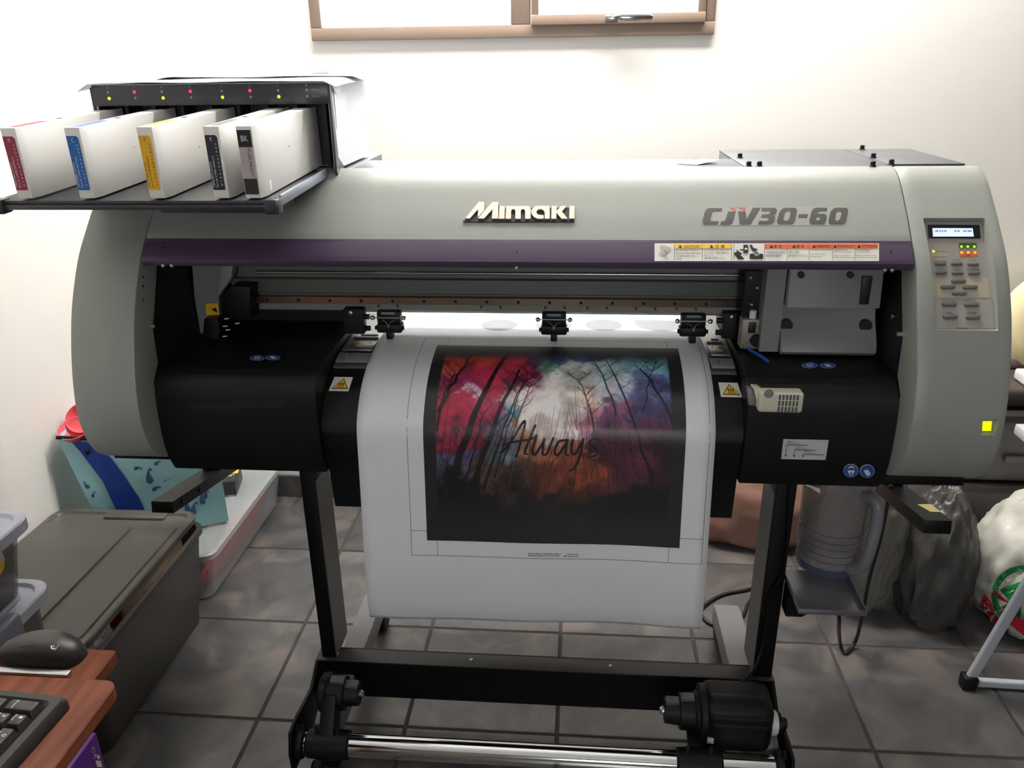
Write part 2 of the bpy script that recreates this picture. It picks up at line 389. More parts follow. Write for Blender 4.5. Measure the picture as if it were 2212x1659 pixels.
def end_cover(name, x0, x1, m, holes=()):
    inner = [(1.268, .697), (1.236, .734), (1.238, .843), (1.262, .869), (1.267, .929), (1.319, 1.032), (1.40, 1.12), (1.47, 1.165)]
    ss = list(np.linspace(COV.s_of_z(1.1795), COV.S[-1], 70))
    for hx0, hx1, s0, s1, d0, d1 in holes: ss += [s0-.0008, s0+.0008, s1-.0008, s1+.0008]
    ss = sorted(ss); xs = [(0, .004), (.0012, .0012), (.004, 0)]
    cols = [(x0+a, b) for a, b in xs]+[(x1-a, b) for a, b in xs[::-1]]
    for hx0, hx1, *_ in holes: cols += [(hx0-.0008, 0), (hx0+.0008, 0), (hx1-.0008, 0), (hx1+.0008, 0)]
    cols = sorted(cols); vs = []; nF = len(ss); nB = len(inner); n = nF+nB
    for x, ins in cols:
        for t in ss:
            y, z = COV.at(t, -ins); d = 0
            for hx0, hx1, s0, s1, d0, d1 in holes:
                if hx0 < x < hx1 and s0 < t < s1:
                    k = (t-s0)/(s1-s0); pa = np.array(COV.at(s0, -d0)); pb = np.array(COV.at(s1, -d1)); y, z = pa*(1-k)+pb*k
            vs.append((x, y, z))
        for y, z in inner: vs.append((x, y, z))
    fs = []
    for c in range(len(cols)-1):
        for k in range(n):
            k2 = (k+1) % n; fs.append([c*n+k, c*n+k2, (c+1)*n+k2, (c+1)*n+k])
    fs.append(list(range(n))[::-1]); fs.append([(len(cols)-1)*n+k for k in range(n)])
    bm = bmesh.new(); bv = [bm.verts.new(v) for v in vs]
    for f in fs: bm.faces.new([bv[i] for i in f])
    return mkbm(name, bm, m, PR, auto=40)
lc = end_cover('end_cover', -0.84, -0.7285, GREY); lc['label'] = 'grey curved end cover on the ink side'
s0, s1 = COV.s_of_z(1.112), COV.s_of_z(.9615)
q0, q1 = COV.s_of_z(.8285), COV.s_of_z(.8055)
rc = end_cover('end_cover', .5215, .66, GREY, [(.5455, .6375, s0, s1, .010, .0025), (.6255, .6475, q0, q1, .008, .008)])
rc['label'] = 'grey curved end cover carrying the control panel'
# front cover and its purple lip
cp = [COV.at(t) for t in np.linspace(COV.s_of_z(1.1795), COV.s_of_z(1.0815), 24)]
fc = prismx('front_cover', thick(cp, .004), -0.727, .5200, GREY, PR, bev=.0008); fc['label'] = 'pale grey curved front cover'
pp = [COV.at(t, .0015) for t in np.linspace(COV.s_of_z(1.081), COV.s_of_z(1.0505), 10)]
pp += [(1.2685, 1.0445), (1.272, 1.040), (1.30, 1.034)]
pl = prismx('purple_lip', thick(pp, .004), -0.727, .5185, PURP, PR, bev=.0008); pl['label'] = 'purple lower edge of the front cover'
SCR = mat('zinc_screw', (200, 198, 190), .3, metal=1.0)
def screw(c, nrm, r, parent, m=None, h=.002):
    return lathe('screw', [(r, 0), (r, h*.5), (r*.6, h), (r*.35, h), (r*.3, h*.6)], c, nrm, m or SCR, parent, n=14)
for x, y in ((353, 567), (372, 568), (1911, 575), (1927, 575), (1117, 573)): p = onY(x, y, 1.272); screw((p.x, 1.270, 1.0405), (0, -.9, -.4), .0035, pl, h=.003)
for x, y in ((353, 536), (1117, 545), (1924, 544)):
    p = COV.hit(x, y, .0012); cyl('screw_hole', p, p+Vector((0, -.7, .7))*.0012, .0016, INKBLK, pl, n=10)
# top plates
TOPM = mat('light_metal_lid', (78, 80, 85), .38, var=.03, scale=40)
for x0, x1, y0, y1 in ((-0.40, .2785, 1.4265, 1.545), (.2805, .5235, 1.4265, 1.705), (.5255, .652, 1.458, 1.705)):
    tp = box('top_plate', x0, x1, y0, y1, 1.176, 1.1795, TOPM, PR, bev=.0008)
    for sx, sy in ((1862, 323), (1977, 323), (1598, 341), (1886, 341), (1617, 359), (1640, 359), (1885, 359), (1925, 355)):
        p = onZ(sx, sy, 1.1795)
        if x0 < p.x < x1: lathe('screw', [(.0062, 0), (.0058, .0012), (.0042, .002), (.0042, .0075), (.003, .0085)], p, (0, 0, 1), BLK, tp, n=14)
for x0, x1 in ((-.83, -.41), (.2805, .652)):
    prismx('top_frame', [(1.425, 1.174), (1.700, 1.176), (1.700, 1.13), (1.690, 1.13), (1.690, 1.165), (1.425, 1.165)], x0, x1, GREY2, PR)
# chassis: side blocks, rear beam cover, floor
for nm, x0, x1 in (('side_chassis', -.83, -.7295), ('side_chassis', .5225, .648)):
    prismx(nm, [(1.270, .70), (1.240, .736), (1.242, .84), (1.268, .87), (1.273, .93), (1.325, 1.03), (1.41, 1.118), (1.47, 1.160), (1.65, 1.172), (1.65, .69)], x0, x1, DARK, PR)
prismx('cavity_back', [(1.532, 1.165), (1.532, .985), (1.542, .985), (1.542, 1.165)], -.728, .521, DARK, PR)
prismx('inner_lip', [(1.302, 1.034), (1.335, 1.048), (1.42, 1.055), (1.42, 1.06), (1.335, 1.055), (1.302, 1.040)], -.70, .50, GREY2, PR)
for x0, x1 in ((-.728, -.452), (.285, .521)):
    prismx('side_wall_panel', [(1.52, .867), (1.52, 1.16), (1.57, 1.16), (1.57, .867)], x0, x1, DARK, PR)
# side aprons (black)
for x0, x1, lb in ((-.7275, -.4425, 'black apron panel on the ink side'), (.2835, .5205, 'black apron panel on the control side')):
    yz = [tuple(p) for p in SID.P]+[(1.60, .668), (1.60, .868)]
    a = prismx('side_apron', yz, x0, x1, BLK, PR, bev=.003); a['label'] = lb
    if x0 < 0: apL = a
    else: apR = a
# recessed grip line on the ink side apron
q = [SID.hit(x, y, .0006) for x, y in ((405, 872), (620, 866), (610, 880), (415, 886))]
prism('grip_recess', q, (0, .004, 0), DARK, apL)
# centre apron under the paper
def sub(prof, z0, z1, eps, ymax=9):
    return [tuple(prof.P[i]+prof.N[i]*eps) for i in range(len(prof.P)) if z0 <= prof.P[i][1] <= z1 and prof.P[i][0] < ymax]
ac = [tuple(p+n*-.003) for p, n in zip(SHT.P, SHT.N) if p[0] <= 1.336 and p[1] > .745]
ac += [(1.248, .70), (1.262, .668), (1.268, .588), (1.40, .588), (1.40, .668), (1.56, .668), (1.56, .82), (1.34, .82)]
apC = prismx('centre_apron', ac, -.4415, .2825, BLK, PR, bev=.002); apC['label'] = 'black rounded apron behind the hanging sheet'
# platen with plates
PLM = mat('platen_steel', (140, 142, 140), .35, metal=.7, var=.12, scale=20)
pt = prismx('platen', [(1.337, .838), (1.40, .8505), (1.47, .8545), (1.62, .8545), (1.66, .84), (1.66, .80), (1.337, .825)], -.4405, .2815, PLM, PR); pt['label'] = 'bare metal platen either side of the sheet'
for xa_, xb_, sg in ((-.438, -.378, -1), (.239, .279, 1)):
    box('platen_plate', xa_, xb_, 1.345, 1.375, .846, .8505, GREY2, pt, bev=.001, xf=Matrix.Translation((0, 1.36, .848)) @ Matrix.Rotation(math.radians(11), 4, 'X') @ Matrix.Translation((0, -1.36, -.848)))
    box('platen_plate', xa_+.004, xb_-.002, 1.385, 1.435, .852, .8555, PLM, pt, bev=.0008)
    box('platen_slot', xa_+.006, xb_-.006, 1.452, 1.458, .8545, .8562, INKBLK, pt, bev=0)
    box('platen_slot', xa_+.016, xb_-.010, 1.470, 1.475, .8548, .8563, INKBLK, pt, bev=0)
    cx = (xa_+xb_)/2
    mk('warning_triangle', [(cx-.009, 1.400, .8562), (cx+.009, 1.400, .8562), (cx, 1.418, .8562)], [[0, 1, 2]], YEL, pt)
    tube('wire_hook', [(xa_+.012, 1.347, .849), (xa_+.014, 1.362, .853), (xa_+.020, 1.366, .854), (xa_+.024, 1.360, .853)], .0009, CHR, pt, n=6)
    for sx in (xa_+.012, xb_-.014): screw((sx, 1.428, .8555), (0, 0, 1), .002, pt, INKGRY, h=.0008)
# gantry beam, rail and lip
bx0, bx1 = -.63, .335
gb = prismx('gantry_beam', [(1.45, .972), (1.45, .946), (1.456, .943), (1.456, .9105), (1.463, .905), (1.53, .905), (1.53, 1.0), (1.46, 1.0), (1.46, .974)], bx0-.03, bx1, ALU, PR, bev=.0006); gb['label'] = 'grey aluminium gantry beam'
prismx('beam_lip', [(1.4505, .9245), (1.4505, .9125), (1.455, .9095), (1.4575, .9095), (1.4575, .9245)], bx0+.02, bx1-.03, GREY2, gb)
rl = prismx('linear_rail', [(1.443, .9395), (1.443, .9265), (1.455, .9255), (1.455, .9405)], bx0, bx1-.03, RAILM, PR, bev=.001); rl['label'] = 'brown steel linear rail'
for k in range(15):
    x = onY(577+67.8*k, 650, 1.443).x; cyl('rail_bolt', (x, 1.4434, .9330), (x, 1.4416, .9330), .0030, BLK if k % 2 else DARK, rl, n=12)
for x in (838, 1060, 1199, 1290, 1395, 1483):
    for sg in (-1, 1):
        c = onY(x+sg*16, 661, 1.449)
        mk('pinch_mark', [(c.x, 1.4495, .9235), (c.x-sg*-.006, 1.4495, .9235), (c.x-sg*-.006, 1.4495, .9165)], [[0, 1, 2]], INKBLK, gb)
cyl('tape_guide', (bx0+.02, 1.452, .985), (bx1, 1.452, .985), .0025, SIL, gb)
# pinch rollers
def pinch(cx):
    b = box('pinch_roller', cx-.0225, cx+.0225, 1.436, 1.458, .889, .9145, BLK, PR, bev=.003)
    box('lower_clamp', cx-.0245, cx+.0245, 1.434, 1.460, .8715, .8895, BLK, b, bev=.004)
    box('roller_nose', cx-.006, cx+.006, 1.432, 1.452, .860, .8745, BLK, b, bev=.001)
    box('name_plate', cx-.013, cx+.013, 1.4345, 1.437, .9085, .9135, GREY2, b, bev=.0005)
    cyl('spring_shaft', (cx-.030, 1.434, .9025), (cx+.030, 1.434, .9025), .0012, SIL, b, n=8)
    for sg in (-1, 1): ball('shaft_knob', (cx+sg*.030, 1.434, .9025), .0045, CHR, b)
    tube('spring', [(cx-.012, 1.433, .899), (cx-.003, 1.432, .893), (cx, 1.431, .884), (cx+.003, 1.432, .893), (cx+.012, 1.433, .899)], .0012, SIL, b, n=6)
    for sg in (-1, 1): cyl('side_pin', (cx+sg*.0245, 1.44, .881), (cx+sg*.028, 1.44, .881), .004, BLK, b, n=10)
for px_ in (842, 1197, 1497): pinch(onY(px_, 690, 1.446).x)
for x, sg in ((onY(768, 690, 1.44).x, 1), (onY(1582, 690, 1.44).x, -1)):
    b = box('gap_bracket', x-.019, x+.019, 1.425, 1.447, .872, .921, DARK, PR, bev=.002)
    for z in (.881, .904): cyl('bracket_pin', (x+sg*.019, 1.436, z), (x+sg*.029, 1.436, z), .005, BLK, b, n=10)
    screw((x-.004, 1.425, .914), (0, -1, 0), .004, b)
# carriage cover at the right
cz = [(1.352, 1.045), (1.345, 1.035), (1.338, .958), (1.372, .955), (1.378, .935), (1.372, .915), (1.358, .898), (1.345, .885), (1.342, .868), (1.40, .868), (1.42, 1.045)]
cu = prism('carriage_cover', [(.352, y, z) for y, z in [(1.345, 1.04), (1.335, .9595), (1.43, .9595), (1.43, 1.04)]], (.153, 0, 0), GREY2, PR, bev=.003)
cu['label'] = 'upper grey carriage cover with a slot'
for x, y in ((1730, 593), (1836, 593)):
    p = onY(x, y, 1.341); cyl('cover_hole', (p.x, 1.3425, p.z), (p.x, 1.336, p.z), .0055, INKBLK, cu, n=18)
p = onY(1869, 627, 1.339); box('cover_slot', p.x-.008, p.x+.008, 1.3355, 1.350, p.z-.024, p.z+.024, INKBLK, cu, bev=.001)
low = [(1.376, .9585), (1.372, .935), (1.360, .914), (1.347, .899), (1.340, .889), (1.338, .879), (1.345, .8725), (1.43, .8725), (1.43, .9585)]
cl = prismx('carriage_skirt', low, .352, .512, GREY2, PR, bev=.002); cl['label'] = 'lower curved grey carriage skirt'
for x, y in ((1697, 700), (1867, 701)):
    p = onY(x, y, 1.369); cyl('cover_hole', (p.x, 1.380, p.z), (p.x, 1.360, p.z), .0105, INKBLK, cl, n=20)
prismx('carriage_side', [(1.35, 1.045), (1.35, .875), (1.44, .87), (1.44, 1.045)], .318, .350, GREY2, PR)
# carriage back plate and cutter clamp
pk = box('carriage_plate', .290, .337, 1.385, 1.395, .928, 1.010, DARK, PR, bev=.002)
box('carriage_plate_arm', .293, .320, 1.386, 1.394, 1.010, 1.045, DARK, pk)
for x, z in ((.299, .998), (.326, .998), (.312, .980), (.330, .952), (.305, .950)): screw((x, 1.385, z), (0, -1, 0), .0032, pk, SIL, h=.0025)
CLM = mat('cast_clamp_metal', (150, 140, 132), .5, metal=.4, var=.12)
ck = box('cutter_clamp', .289, .329, 1.370, 1.40, .872, .927, CLM, PR, bev=.003)
box('clamp_window', .300, .313, 1.3685, 1.372, .902, .922, INKBLK, ck, bev=.001)
box('clamp_window', .317, .322, 1.3685, 1.372, .910, .916, INKBLK, ck, bev=.0005)
cyl('clamp_knob', (.316, 1.371, .890), (.316, 1.360, .890), .011, BLK, ck, n=18, ch=.001)
cyl('white_cap', (.307, 1.376, .927), (.307, 1.376, .942), .006, WHT, ck, n=14, ch=.001)
for x, z in ((.302, .887), (.324, .900), (.292, .878)): screw((x, 1.370, z), (0, -1, 0), .003, ck, SIL, h=.003)
pn = tube('cutter_pen', [(.303, 1.365, .874), (.318, 1.330, .873), (.326, 1.312, .8705)], .003, BLUE, PR, n=8)
# ink-side home position parts
ab = prism('arm_cover', [onY(x, y, 1.43) for x, y in ((413, 566), (487, 566), (478, 600), (471, 640), (475, 680), (471, 706), (432, 724), (420, 640))], (0, .02, 0), GREY2, PR, bev=.002)
ab['label'] = 'grey curved arm cover on the ink side'
prism('arm_flange', [onY(x, y, 1.425) for x, y in ((480, 566), (503, 566), (500, 600), (474, 638), (470, 640))], (0, .025, 0), GREY, ab, bev=.001)
y0s = [onY(x, y, 1.4285) for x, y in ((444, 656), (471, 655), (474, 680), (446, 681))]
st = mk('yellow_sticker', y0s, [[0, 1, 2, 3]], YEL, ab)
decal('sticker_mark', [[(451, 662), (456, 668), (466, 664), (470, 676), (462, 672), (453, 666)]], lambda x, y: onY(x, y, 1.428), INKBLK, ab)
prism('cable_block', [onY(x, y, 1.41) for x, y in ((476, 640), (500, 618), (540, 620), (540, 690), (478, 690))], (0, .05, 0), BLK, PR, bev=.003)
cf = prism('cap_frame', [onY(x, y, 1.40) for x, y in ((440, 690), (470, 688), (474, 715), (466, 760), (440, 762), (436, 740))], (0, .02, 0), BLK, PR, bev=.002)
for x, y in ((485, 689), (482, 705), (488, 713), (481, 727), (508, 699)):
    p = onY(x, y, 1.405); cyl('cap_pin', p, p+Vector((.009, 0, .001)), .0014, WHT, cf, n=8)
box('cap_clip', *[v for v in (onY(450, 740, 1.398).x, onY(462, 740, 1.398).x)], 1.394, 1.40, onY(455, 746, 1.398).z, onY(455, 737, 1.398).z, LBL, cf, bev=.0005)
bk = box('sensor_bracket', onY(563, 590, 1.50).x, onY(585, 590, 1.50).x, 1.495, 1.50, onY(575, 604, 1.50).z, onY(575, 588, 1.50).z, SIL, PR, bev=.001)
for z in (.3, .7):
    p = onY(577, 588+16*z, 1.495); screw(p, (0, -1, 0), .002, bk)
for x, y in ((327, 705), (353, 567)): p = onX(x, y, -.7285); cyl('pivot_pin', p, p+Vector((.008, 0, 0)), .004, CHR, lc, n=12)
for x, y in ((1950, 722), (1938, 684)): p = onX(x, y, .5215); cyl('pivot_pin', p, p+Vector((-.008, 0, 0)), .004, CHR, rc, n=12)
for y in (570, 598, 618, 648): p = onX(309, y, -.7285); cyl('screw_hole', p+Vector((-.001, 0, 0)), p+Vector((.0008, 0, 0)), .002, INKBLK, lc, n=8)

# ------------------------------------------------------------------ lettering on the cover
covf = lambda e: (lambda x, y: COV.hit(x, y, e))
def crop(loops, ox, oy, sc): return [[(ox+x/sc, oy+y/sc) for x, y in lp] for lp in loops]
LOGO = dict(
 M1=[(190,410),(410,142),(492,150),(490,285),(395,390),(388,385),(395,262),(265,410)], M2=[(392,410),(620,150),(715,150),(712,412),(612,412),(622,265),(490,412)],
 i=[(735,213),(820,213),(812,415),(722,415)],
 m=[(840,213),(1180,213),(1215,225),(1228,250),(1228,415),(1140,415),(1140,290),(1125,268),(1105,262),(1085,270),(1072,292),(1070,415),(985,415),(985,290),(972,268),(952,262),(932,268),(918,290),(915,415),(830,415)],
 a=[(1250,262),(1290,225),(1340,212),(1530,213),(1530,415),(1450,415),(1450,320),(1445,300),(1420,272),(1385,262),(1345,270),(1320,300),(1325,330),(1350,352),(1435,360),(1432,415),(1340,415),(1280,390),(1240,335),(1235,295)],
 k=[(1560,213),(1640,213),(1640,290),(1715,213),(1800,213),(1725,300),(1815,415),(1715,415),(1638,320),(1635,415),(1555,415)],
 i2=[(1845,213),(1925,213),(1922,412),(1840,412)])
BADGE = mat('satin_badge_metal', (226, 208, 196), .35, metal=.55, var=.03)
cn = Vector((0, -.70, .714))
bdg = prism('brand_badge', [COV.hit(x, y, .0002) for x, y in crop([[(150,432),(195,405),(400,190),(470,170),(500,265),(715,165),(735,225),(1925,222),(1922,448),(165,448)]], 980, 420, 7.373)[0]], cn*.002, INKBLK, PR)
bdg['label'] = 'raised metal maker name badge'
for k, lp in LOGO.items(): prism('badge_letter', [COV.hit(x, y, .0022) for x, y in crop([lp], 980, 420, 7.373)[0]], cn*.003, BADGE, bdg)
MODEL = [[[(370,122),(190,122),(155,140),(135,175),(105,300),(110,325),(130,340),(310,342),(325,296),(225,296),(212,285),(213,270),(235,190),(245,172),(265,165),(358,165)]],
 [[(445,170),(545,168),(515,290),(500,320),(475,340),(340,342),(355,298),(385,296),(405,285),(415,265)]],
 [[(580,167),(678,167),(690,275),(775,118),(878,118),(745,340),(597,340)]],
 [[(890,118),(1060,118),(1088,130),(1095,155),(1085,195),(1055,222),(1072,240),(1065,290),(1045,322),(1010,340),(845,340),(858,293),(955,293),(980,280),(985,262),(965,248),(885,248),(897,205),(980,203),(1003,190),(1008,172),(990,163),(890,163)]],
 [[(1155,140),(1190,120),(1320,118),(1355,135),(1362,165),(1335,290),(1310,325),(1275,338),(1120,338),(1097,320),(1095,290),(1125,180)],[(1225,165),(1260,165),(1275,185),(1255,270),(1230,290),(1195,290),(1180,270),(1198,190)]],
 [[(1385,205),(1505,203),(1495,248),(1375,250)]],
 [[(1762,118),(1755,162),(1660,163),(1637,178),(1632,198),(1725,200),(1752,220),(1755,260),(1735,320),(1700,338),(1555,338),(1528,320),(1525,290),(1555,160),(1580,130),(1610,118)],[(1635,240),(1655,240),(1668,255),(1660,280),(1640,290),(1620,285),(1610,268),(1618,248)]],
 [[(1850,125),(1880,117),(2010,118),(2038,135),(2038,170),(2010,295),(1985,325),(1950,338),(1800,338),(1778,320),(1778,290),(1805,170)],[(1905,165),(1935,165),(1952,185),(1930,270),(1905,290),(1875,288),(1867,270),(1880,190)]]]
CLEAR = mat('pale_label_film', (154, 156, 150), .42, var=.01)
md = decal('model_label', crop([[(95,330),(130,150),(190,103),(450,100),(1060,103),(1110,115),(1180,103),(2010,103),(2052,135),(2050,180),(2020,310),(1960,352),(120,354)]], 1500, 430, 6.144), covf(.0003), CLEAR, PR, 2)
md['label'] = 'printed model name'
MGR = mat('model_grey_print', (76, 76, 73), .4); MRED = mat('model_red_print', (200, 88, 78), .4)
for lps in MODEL: decal('model_letter', crop(lps, 1500, 430, 6.144), covf(.0007), MGR, md, 2)
for lp in ([(462,113),(558,113),(548,162)], [(575,113),(680,113),(676,160)]): decal('model_accent', crop([lp], 1500, 430, 6.144), covf(.0007), MRED, md, 1)
# caution strip on the purple lip
cv = lambda e: covf(.0015+e)
def C4(x0, y0, x1, y1): return (1400+x0/4.254, 515+y0/4.254, 1400+x1/4.254, 515+y1/4.254)
stp = decal('caution_strip', [rect(*C4(58, 52, 2118, 214))], cv(.0006), LBL, PR); stp['label'] = 'white strip of caution and warning labels'
decal('yellow_band', [rect(*C4(242, 60, 762, 98))], cv(.0010), YEL, stp); decal('orange_band', [rect(*C4(1068, 58, 2108, 98))], cv(.0010), ORG, stp)
for x in (238, 496, 762, 785, 1068, 1272, 1476, 1690, 1895): decal('divider', [rect(*C4(x-2, 60, x+2, 206))], cv(.0012), INKGRY, stp)
def wtri(x, y, r, f, parent): decal('alert_triangle', [[(1400+(x-r)/4.254, 515+(y+r*.8)/4.254), (1400+x/4.254, 515+(y-r*.9)/4.254), (1400+(x+r)/4.254, 515+(y+r*.8)/4.254)]], f, INKBLK, parent)
for x in (293, 580, 1130, 1336, 1520, 1714, 1934): wtri(x, 80, 17, cv(.0014), stp)
T4 = lambda s, r, m=INKBLK: text('label_text', s, C4(*r), cv(.0014), m, stp)
T4('CAUTION', (325, 70, 468, 94)); T4('注 意', (610, 68, 700, 96)); T4('警 告', (1155, 68, 1222, 94)); T4('警 告', (1362, 68, 1428, 94))
T4('WARNING', (1542, 68, 1668, 90)); T4('WARNUNG', (1738, 68, 1880, 90)); T4('ATTENTION', (1960, 68, 2090, 90))
T4('Do not move 2 levers of\nthe pinch roller with hands.\nOr malfunctions may\nresult.', (252, 108, 484, 200), INKGRY)
T4('ピンチローラーの２つの\nレバーは、手動で動かさ\nないこと。\n誤作動の原因になる。', (514, 106, 738, 200), INKGRY)
T4('手指和身体的其他部位\n請勿靠近可動部件', (1080, 122, 1258, 180), INKGRY); T4('危険な可動部\n指や体を近づけないこと', (1284, 122, 1465, 180), INKGRY)
T4('HAZARDOUS MOVING PARTS\n\nKeep fingers and other\nbody parts away.', (1490, 108, 1684, 182), INKGRY)
T4('GEFÄHRLICHE\nBEWEGLICHE TEILE\n\nFinger und andere\nKörperteile fernhalten.', (1704, 106, 1884, 192), INKGRY)
T4('PIECES MOBILES\nDANGEREUSES\n\nDoigts et autres parties\ndu corps hors de portée.', (1904, 106, 2100, 192), INKGRY)
d4 = lambda lp, m: decal('pictogram', [[(1400+x/4.254, 515+y/4.254) for x, y in lp]], cv(.0013), m, stp)
d4([(105,75),(140,70),(215,95),(180,135),(150,160),(185,195),(175,198),(120,150),(85,160),(120,125)], mat('label_grey', (176, 172, 166), .5)); d4([(146,122),(162,116),(172,150),(152,146)], RED)
d4([(872,66),(916,66),(916,142),(872,142),(872,120),(838,118),(838,108),(872,106)], INKBLK); d4([(880,104),(896,92),(910,104),(896,116)], LBL)
d4([(786,142),(812,130),(808,108),(836,130),(862,150),(846,160),(884,198),(822,198),(806,170),(790,160)], INKBLK)
d4([(930,66),(950,66),(965,95),(1000,105),(1002,120),(985,118),(990,128),(960,125),(945,105),(930,80)], INKBLK)
d4([(930,150),(965,146),(975,175),(1010,178),(1020,148),(1054,150),(1054,196),(930,196)], INKBLK); d4(disc(992, 156, 22, 24), INKBLK); d4(disc(992, 156, 14, 15), LBL); d4(disc(992, 156, 6, 6), INKBLK)

# ------------------------------------------------------------------ control panel in the right end cover
pa = COV.at(s0, -.010); pb = COV.at(s1, -.0025)
PN = Vector((0, -(pa[1]-pb[1]), pa[0]-pb[0])).normalized()           # faces the viewer
if PN.y > 0: PN = -PN
PO = Vector((.59, pa[0], pa[1]))
def pan(e): return lambda x, y: onP(x, y, PO+PN*e, PN)
def k4(x, y): return (1980+x/6.379, 460+y/6.379)
def k4r(r): return (1980+r[0]/6.379, 460+r[1]/6.379, 1980+r[2]/6.379, 460+r[3]/6.379)
PANG = mat('panel_grey_film', (150, 146, 140), .4, var=.02); PANB = mat('panel_beige_film', (168, 158, 140), .4, var=.02)
BTN = mat('button_grey_rubber', (98, 97, 94), .5, var=.03)
cpn = decal('control_panel', [[k4(118, 75), k4(925, 75), k4(1075, 1590), k4(240, 1590)]], pan(.0006), PANG, PR)
cpn['label'] = 'control panel with display, lamps and rubber keys'
decal('beige_band', [[k4(205, 895), k4(985, 895), k4(1010, 1168), k4(232, 1168)]], pan(.0010), PANB, cpn)
prism('display_bezel', [pan(.0008)(*k4(*p)) for p in ((150,168),(860,172),(878,352),(165,350))], PN*.002, BLK, cpn, bev=.0005)
LCD = mat('lit_lcd', (205, 218, 250), .3, emit=.9, var=.02)
decal('display', [[k4(218, 208), k4(772, 210), k4(790, 325), k4(226, 325)]], pan(.0031), LCD, cpn)
LCDT = mat('lcd_pixels', (150, 170, 215), .4, emit=.35)
for x0, x1 in ((258, 300), (312, 335), (345, 368), (378, 412), (520, 552), (562, 596), (640, 690), (700, 758)): decal('display_text', [rect(*k4r((x0, 236, x1, 262)))], pan(.0034), LCDT, cpn)
LG = mat('lit_green_led', (150, 235, 40), .3, emit=2.2); LO = mat('lit_orange_led', (255, 100, 30), .3, emit=3.0); LRED = mat('lit_red_led', (255, 30, 50), .3, emit=4.0); LYG = mat('lit_lime_led', (190, 225, 20), .3, emit=3.0)
decal('green_field', [rect(*k4r((580, 410, 830, 487)))], pan(.0009), mat('green_field_print', (62, 110, 44), .4), cpn)
decal('orange_field', [rect(*k4r((585, 525, 850, 605)))], pan(.0009), mat('orange_field_print', (190, 110, 60), .4), cpn)
decal('beige_field', [rect(*k4r((210, 500, 420, 670)))], pan(.0009), PANB, cpn)
def led(x, y, m, r=.0018): c = pan(.0008)(*k4(x, y)); lathe('indicator_lamp', [(r, 0), (r*.9, .0008), (r*.5, .0015), (1e-6, .0017)], c, PN, m, cpn, n=12, auto=80)
for x in (617, 705, 795): led(x, 466, LG)
for x in (622, 712, 805): led(x, 548, LO, .0023)
led(232, 530, LYG)
KT = lambda s, r, m=INKGRY: text('key_text', s, k4r(r), pan(.0012), m, cpn)
KT('HEATING', (610, 420, 800, 438), INKBLK); KT('HEAT', (668, 574, 748, 592), INKBLK)
KT('PRE', (595, 496, 645, 514)); KT('PRINT', (678, 496, 738, 514)); KT('POST', (765, 496, 825, 514))
KT('PRINT MODE', (262, 515, 400, 540)); KT('CUT MODE', (228, 596, 405, 618), mat('brown_print', (120, 80, 60), .5)); KT('MODE CHANGE', (232, 640, 408, 664))
KT('TEST PRINT', (478, 634, 618, 650)); KT('TEST CUT', (492, 656, 606, 670)); KT('STATION', (722, 636, 820, 652)); KT('CLEANING', (716, 658, 826, 672))
KT('TOOL', (310, 776, 362, 792)); KT('FEED', (530, 776, 592, 792)); KT('DATA CLEAR', (690, 768, 866, 792))
KT('FUNCTION', (348, 1188, 526, 1216)); KT('REMOTE', (660, 1192, 826, 1220)); KT('END', (414, 1364, 492, 1392)); KT('ENTER', (700, 1366, 826, 1394)); KT('Mimaki', (562, 1574, 702, 1596), INKBLK)
def capsule(cx, cy, w, h, n=8):
    r = h/2; return [(cx+w/2-r+r*math.cos(a), cy+r*math.sin(a)) for a in np.linspace(-math.pi/2, math.pi/2, n)]+[(cx-w/2+r+r*math.cos(a), cy+r*math.sin(a)) for a in np.linspace(math.pi/2, 1.5*math.pi, n)]
for cx, cy, w, hh in [(325,705,158,40),(548,705,158,40),(775,713,158,40),(335,828,158,40),(560,832,158,40),(787,834,158,40),(570,943,205,56),(425,1025,205,56),(732,1028,205,56),(585,1110,205,56),(443,1260,205,56),(755,1265,205,56),(460,1435,205,56),(770,1440,205,56)]:
    prism('key', [pan(.0009)(*k4(*p)) for p in capsule(cx, cy, w, hh)], PN*.0032, BTN, cpn, bev=.001)
# power switch
wq = COV.at((q0+q1)/2, -.0072)
def swf(x, y): return onY(x, y, wq[0])
SWG = mat('lit_power_switch', (200, 235, 0), .3, emit=1.5, var=.02)
prism('power_switch', [swf(*p) for p in ((2124, 911), (2143, 911), (2141, 931), (2122, 931))], (0, .003, 0), SWG, PR, bev=.0006)['label'] = 'lit lime green power switch'

# ------------------------------------------------------------------ stickers on the aprons
def bil(q):
    tl, tr, br, bl = [np.array(p, float) for p in q]
    return lambda a, b: tuple((tl*(1-a)+tr*a)*(1-b)+(bl*(1-a)+br*a)*b)
for quad in (((722,812),(762,813),(752,844),(709,843)), ((1552,824),(1594,825),(1604,857),(1558,856))):
    B = bil(quad); F = lambda e: (lambda a, b: SHT.hit(*B(a, b), e-.003))
    hs = decal('heat_sticker', [rect(0, 0, 1, 1)], F(.0008), LBL, apC)
    decal('heat_sticker_print', [[(.10, .84), (.53, .10), (.94, .84)]], F(.0012), INKBLK, apC); decal('heat_sticker_print', [[(.16, .80), (.53, .17), (.88, .80)]], F(.0016), YEL, apC)
    for k in (.42, .53, .64): decal('heat_sticker_print', [[(k-.02, .42), (k+.03, .42), (k+.01, .50), (k+.04, .58), (k, .66), (k-.04, .66), (k-.01, .58), (k-.04, .50)]], F(.0020), INKBLK, apC)
    decal('heat_sticker_print', [rect(.36, .72, .72, .755)], F(.0020), INKBLK, apC)
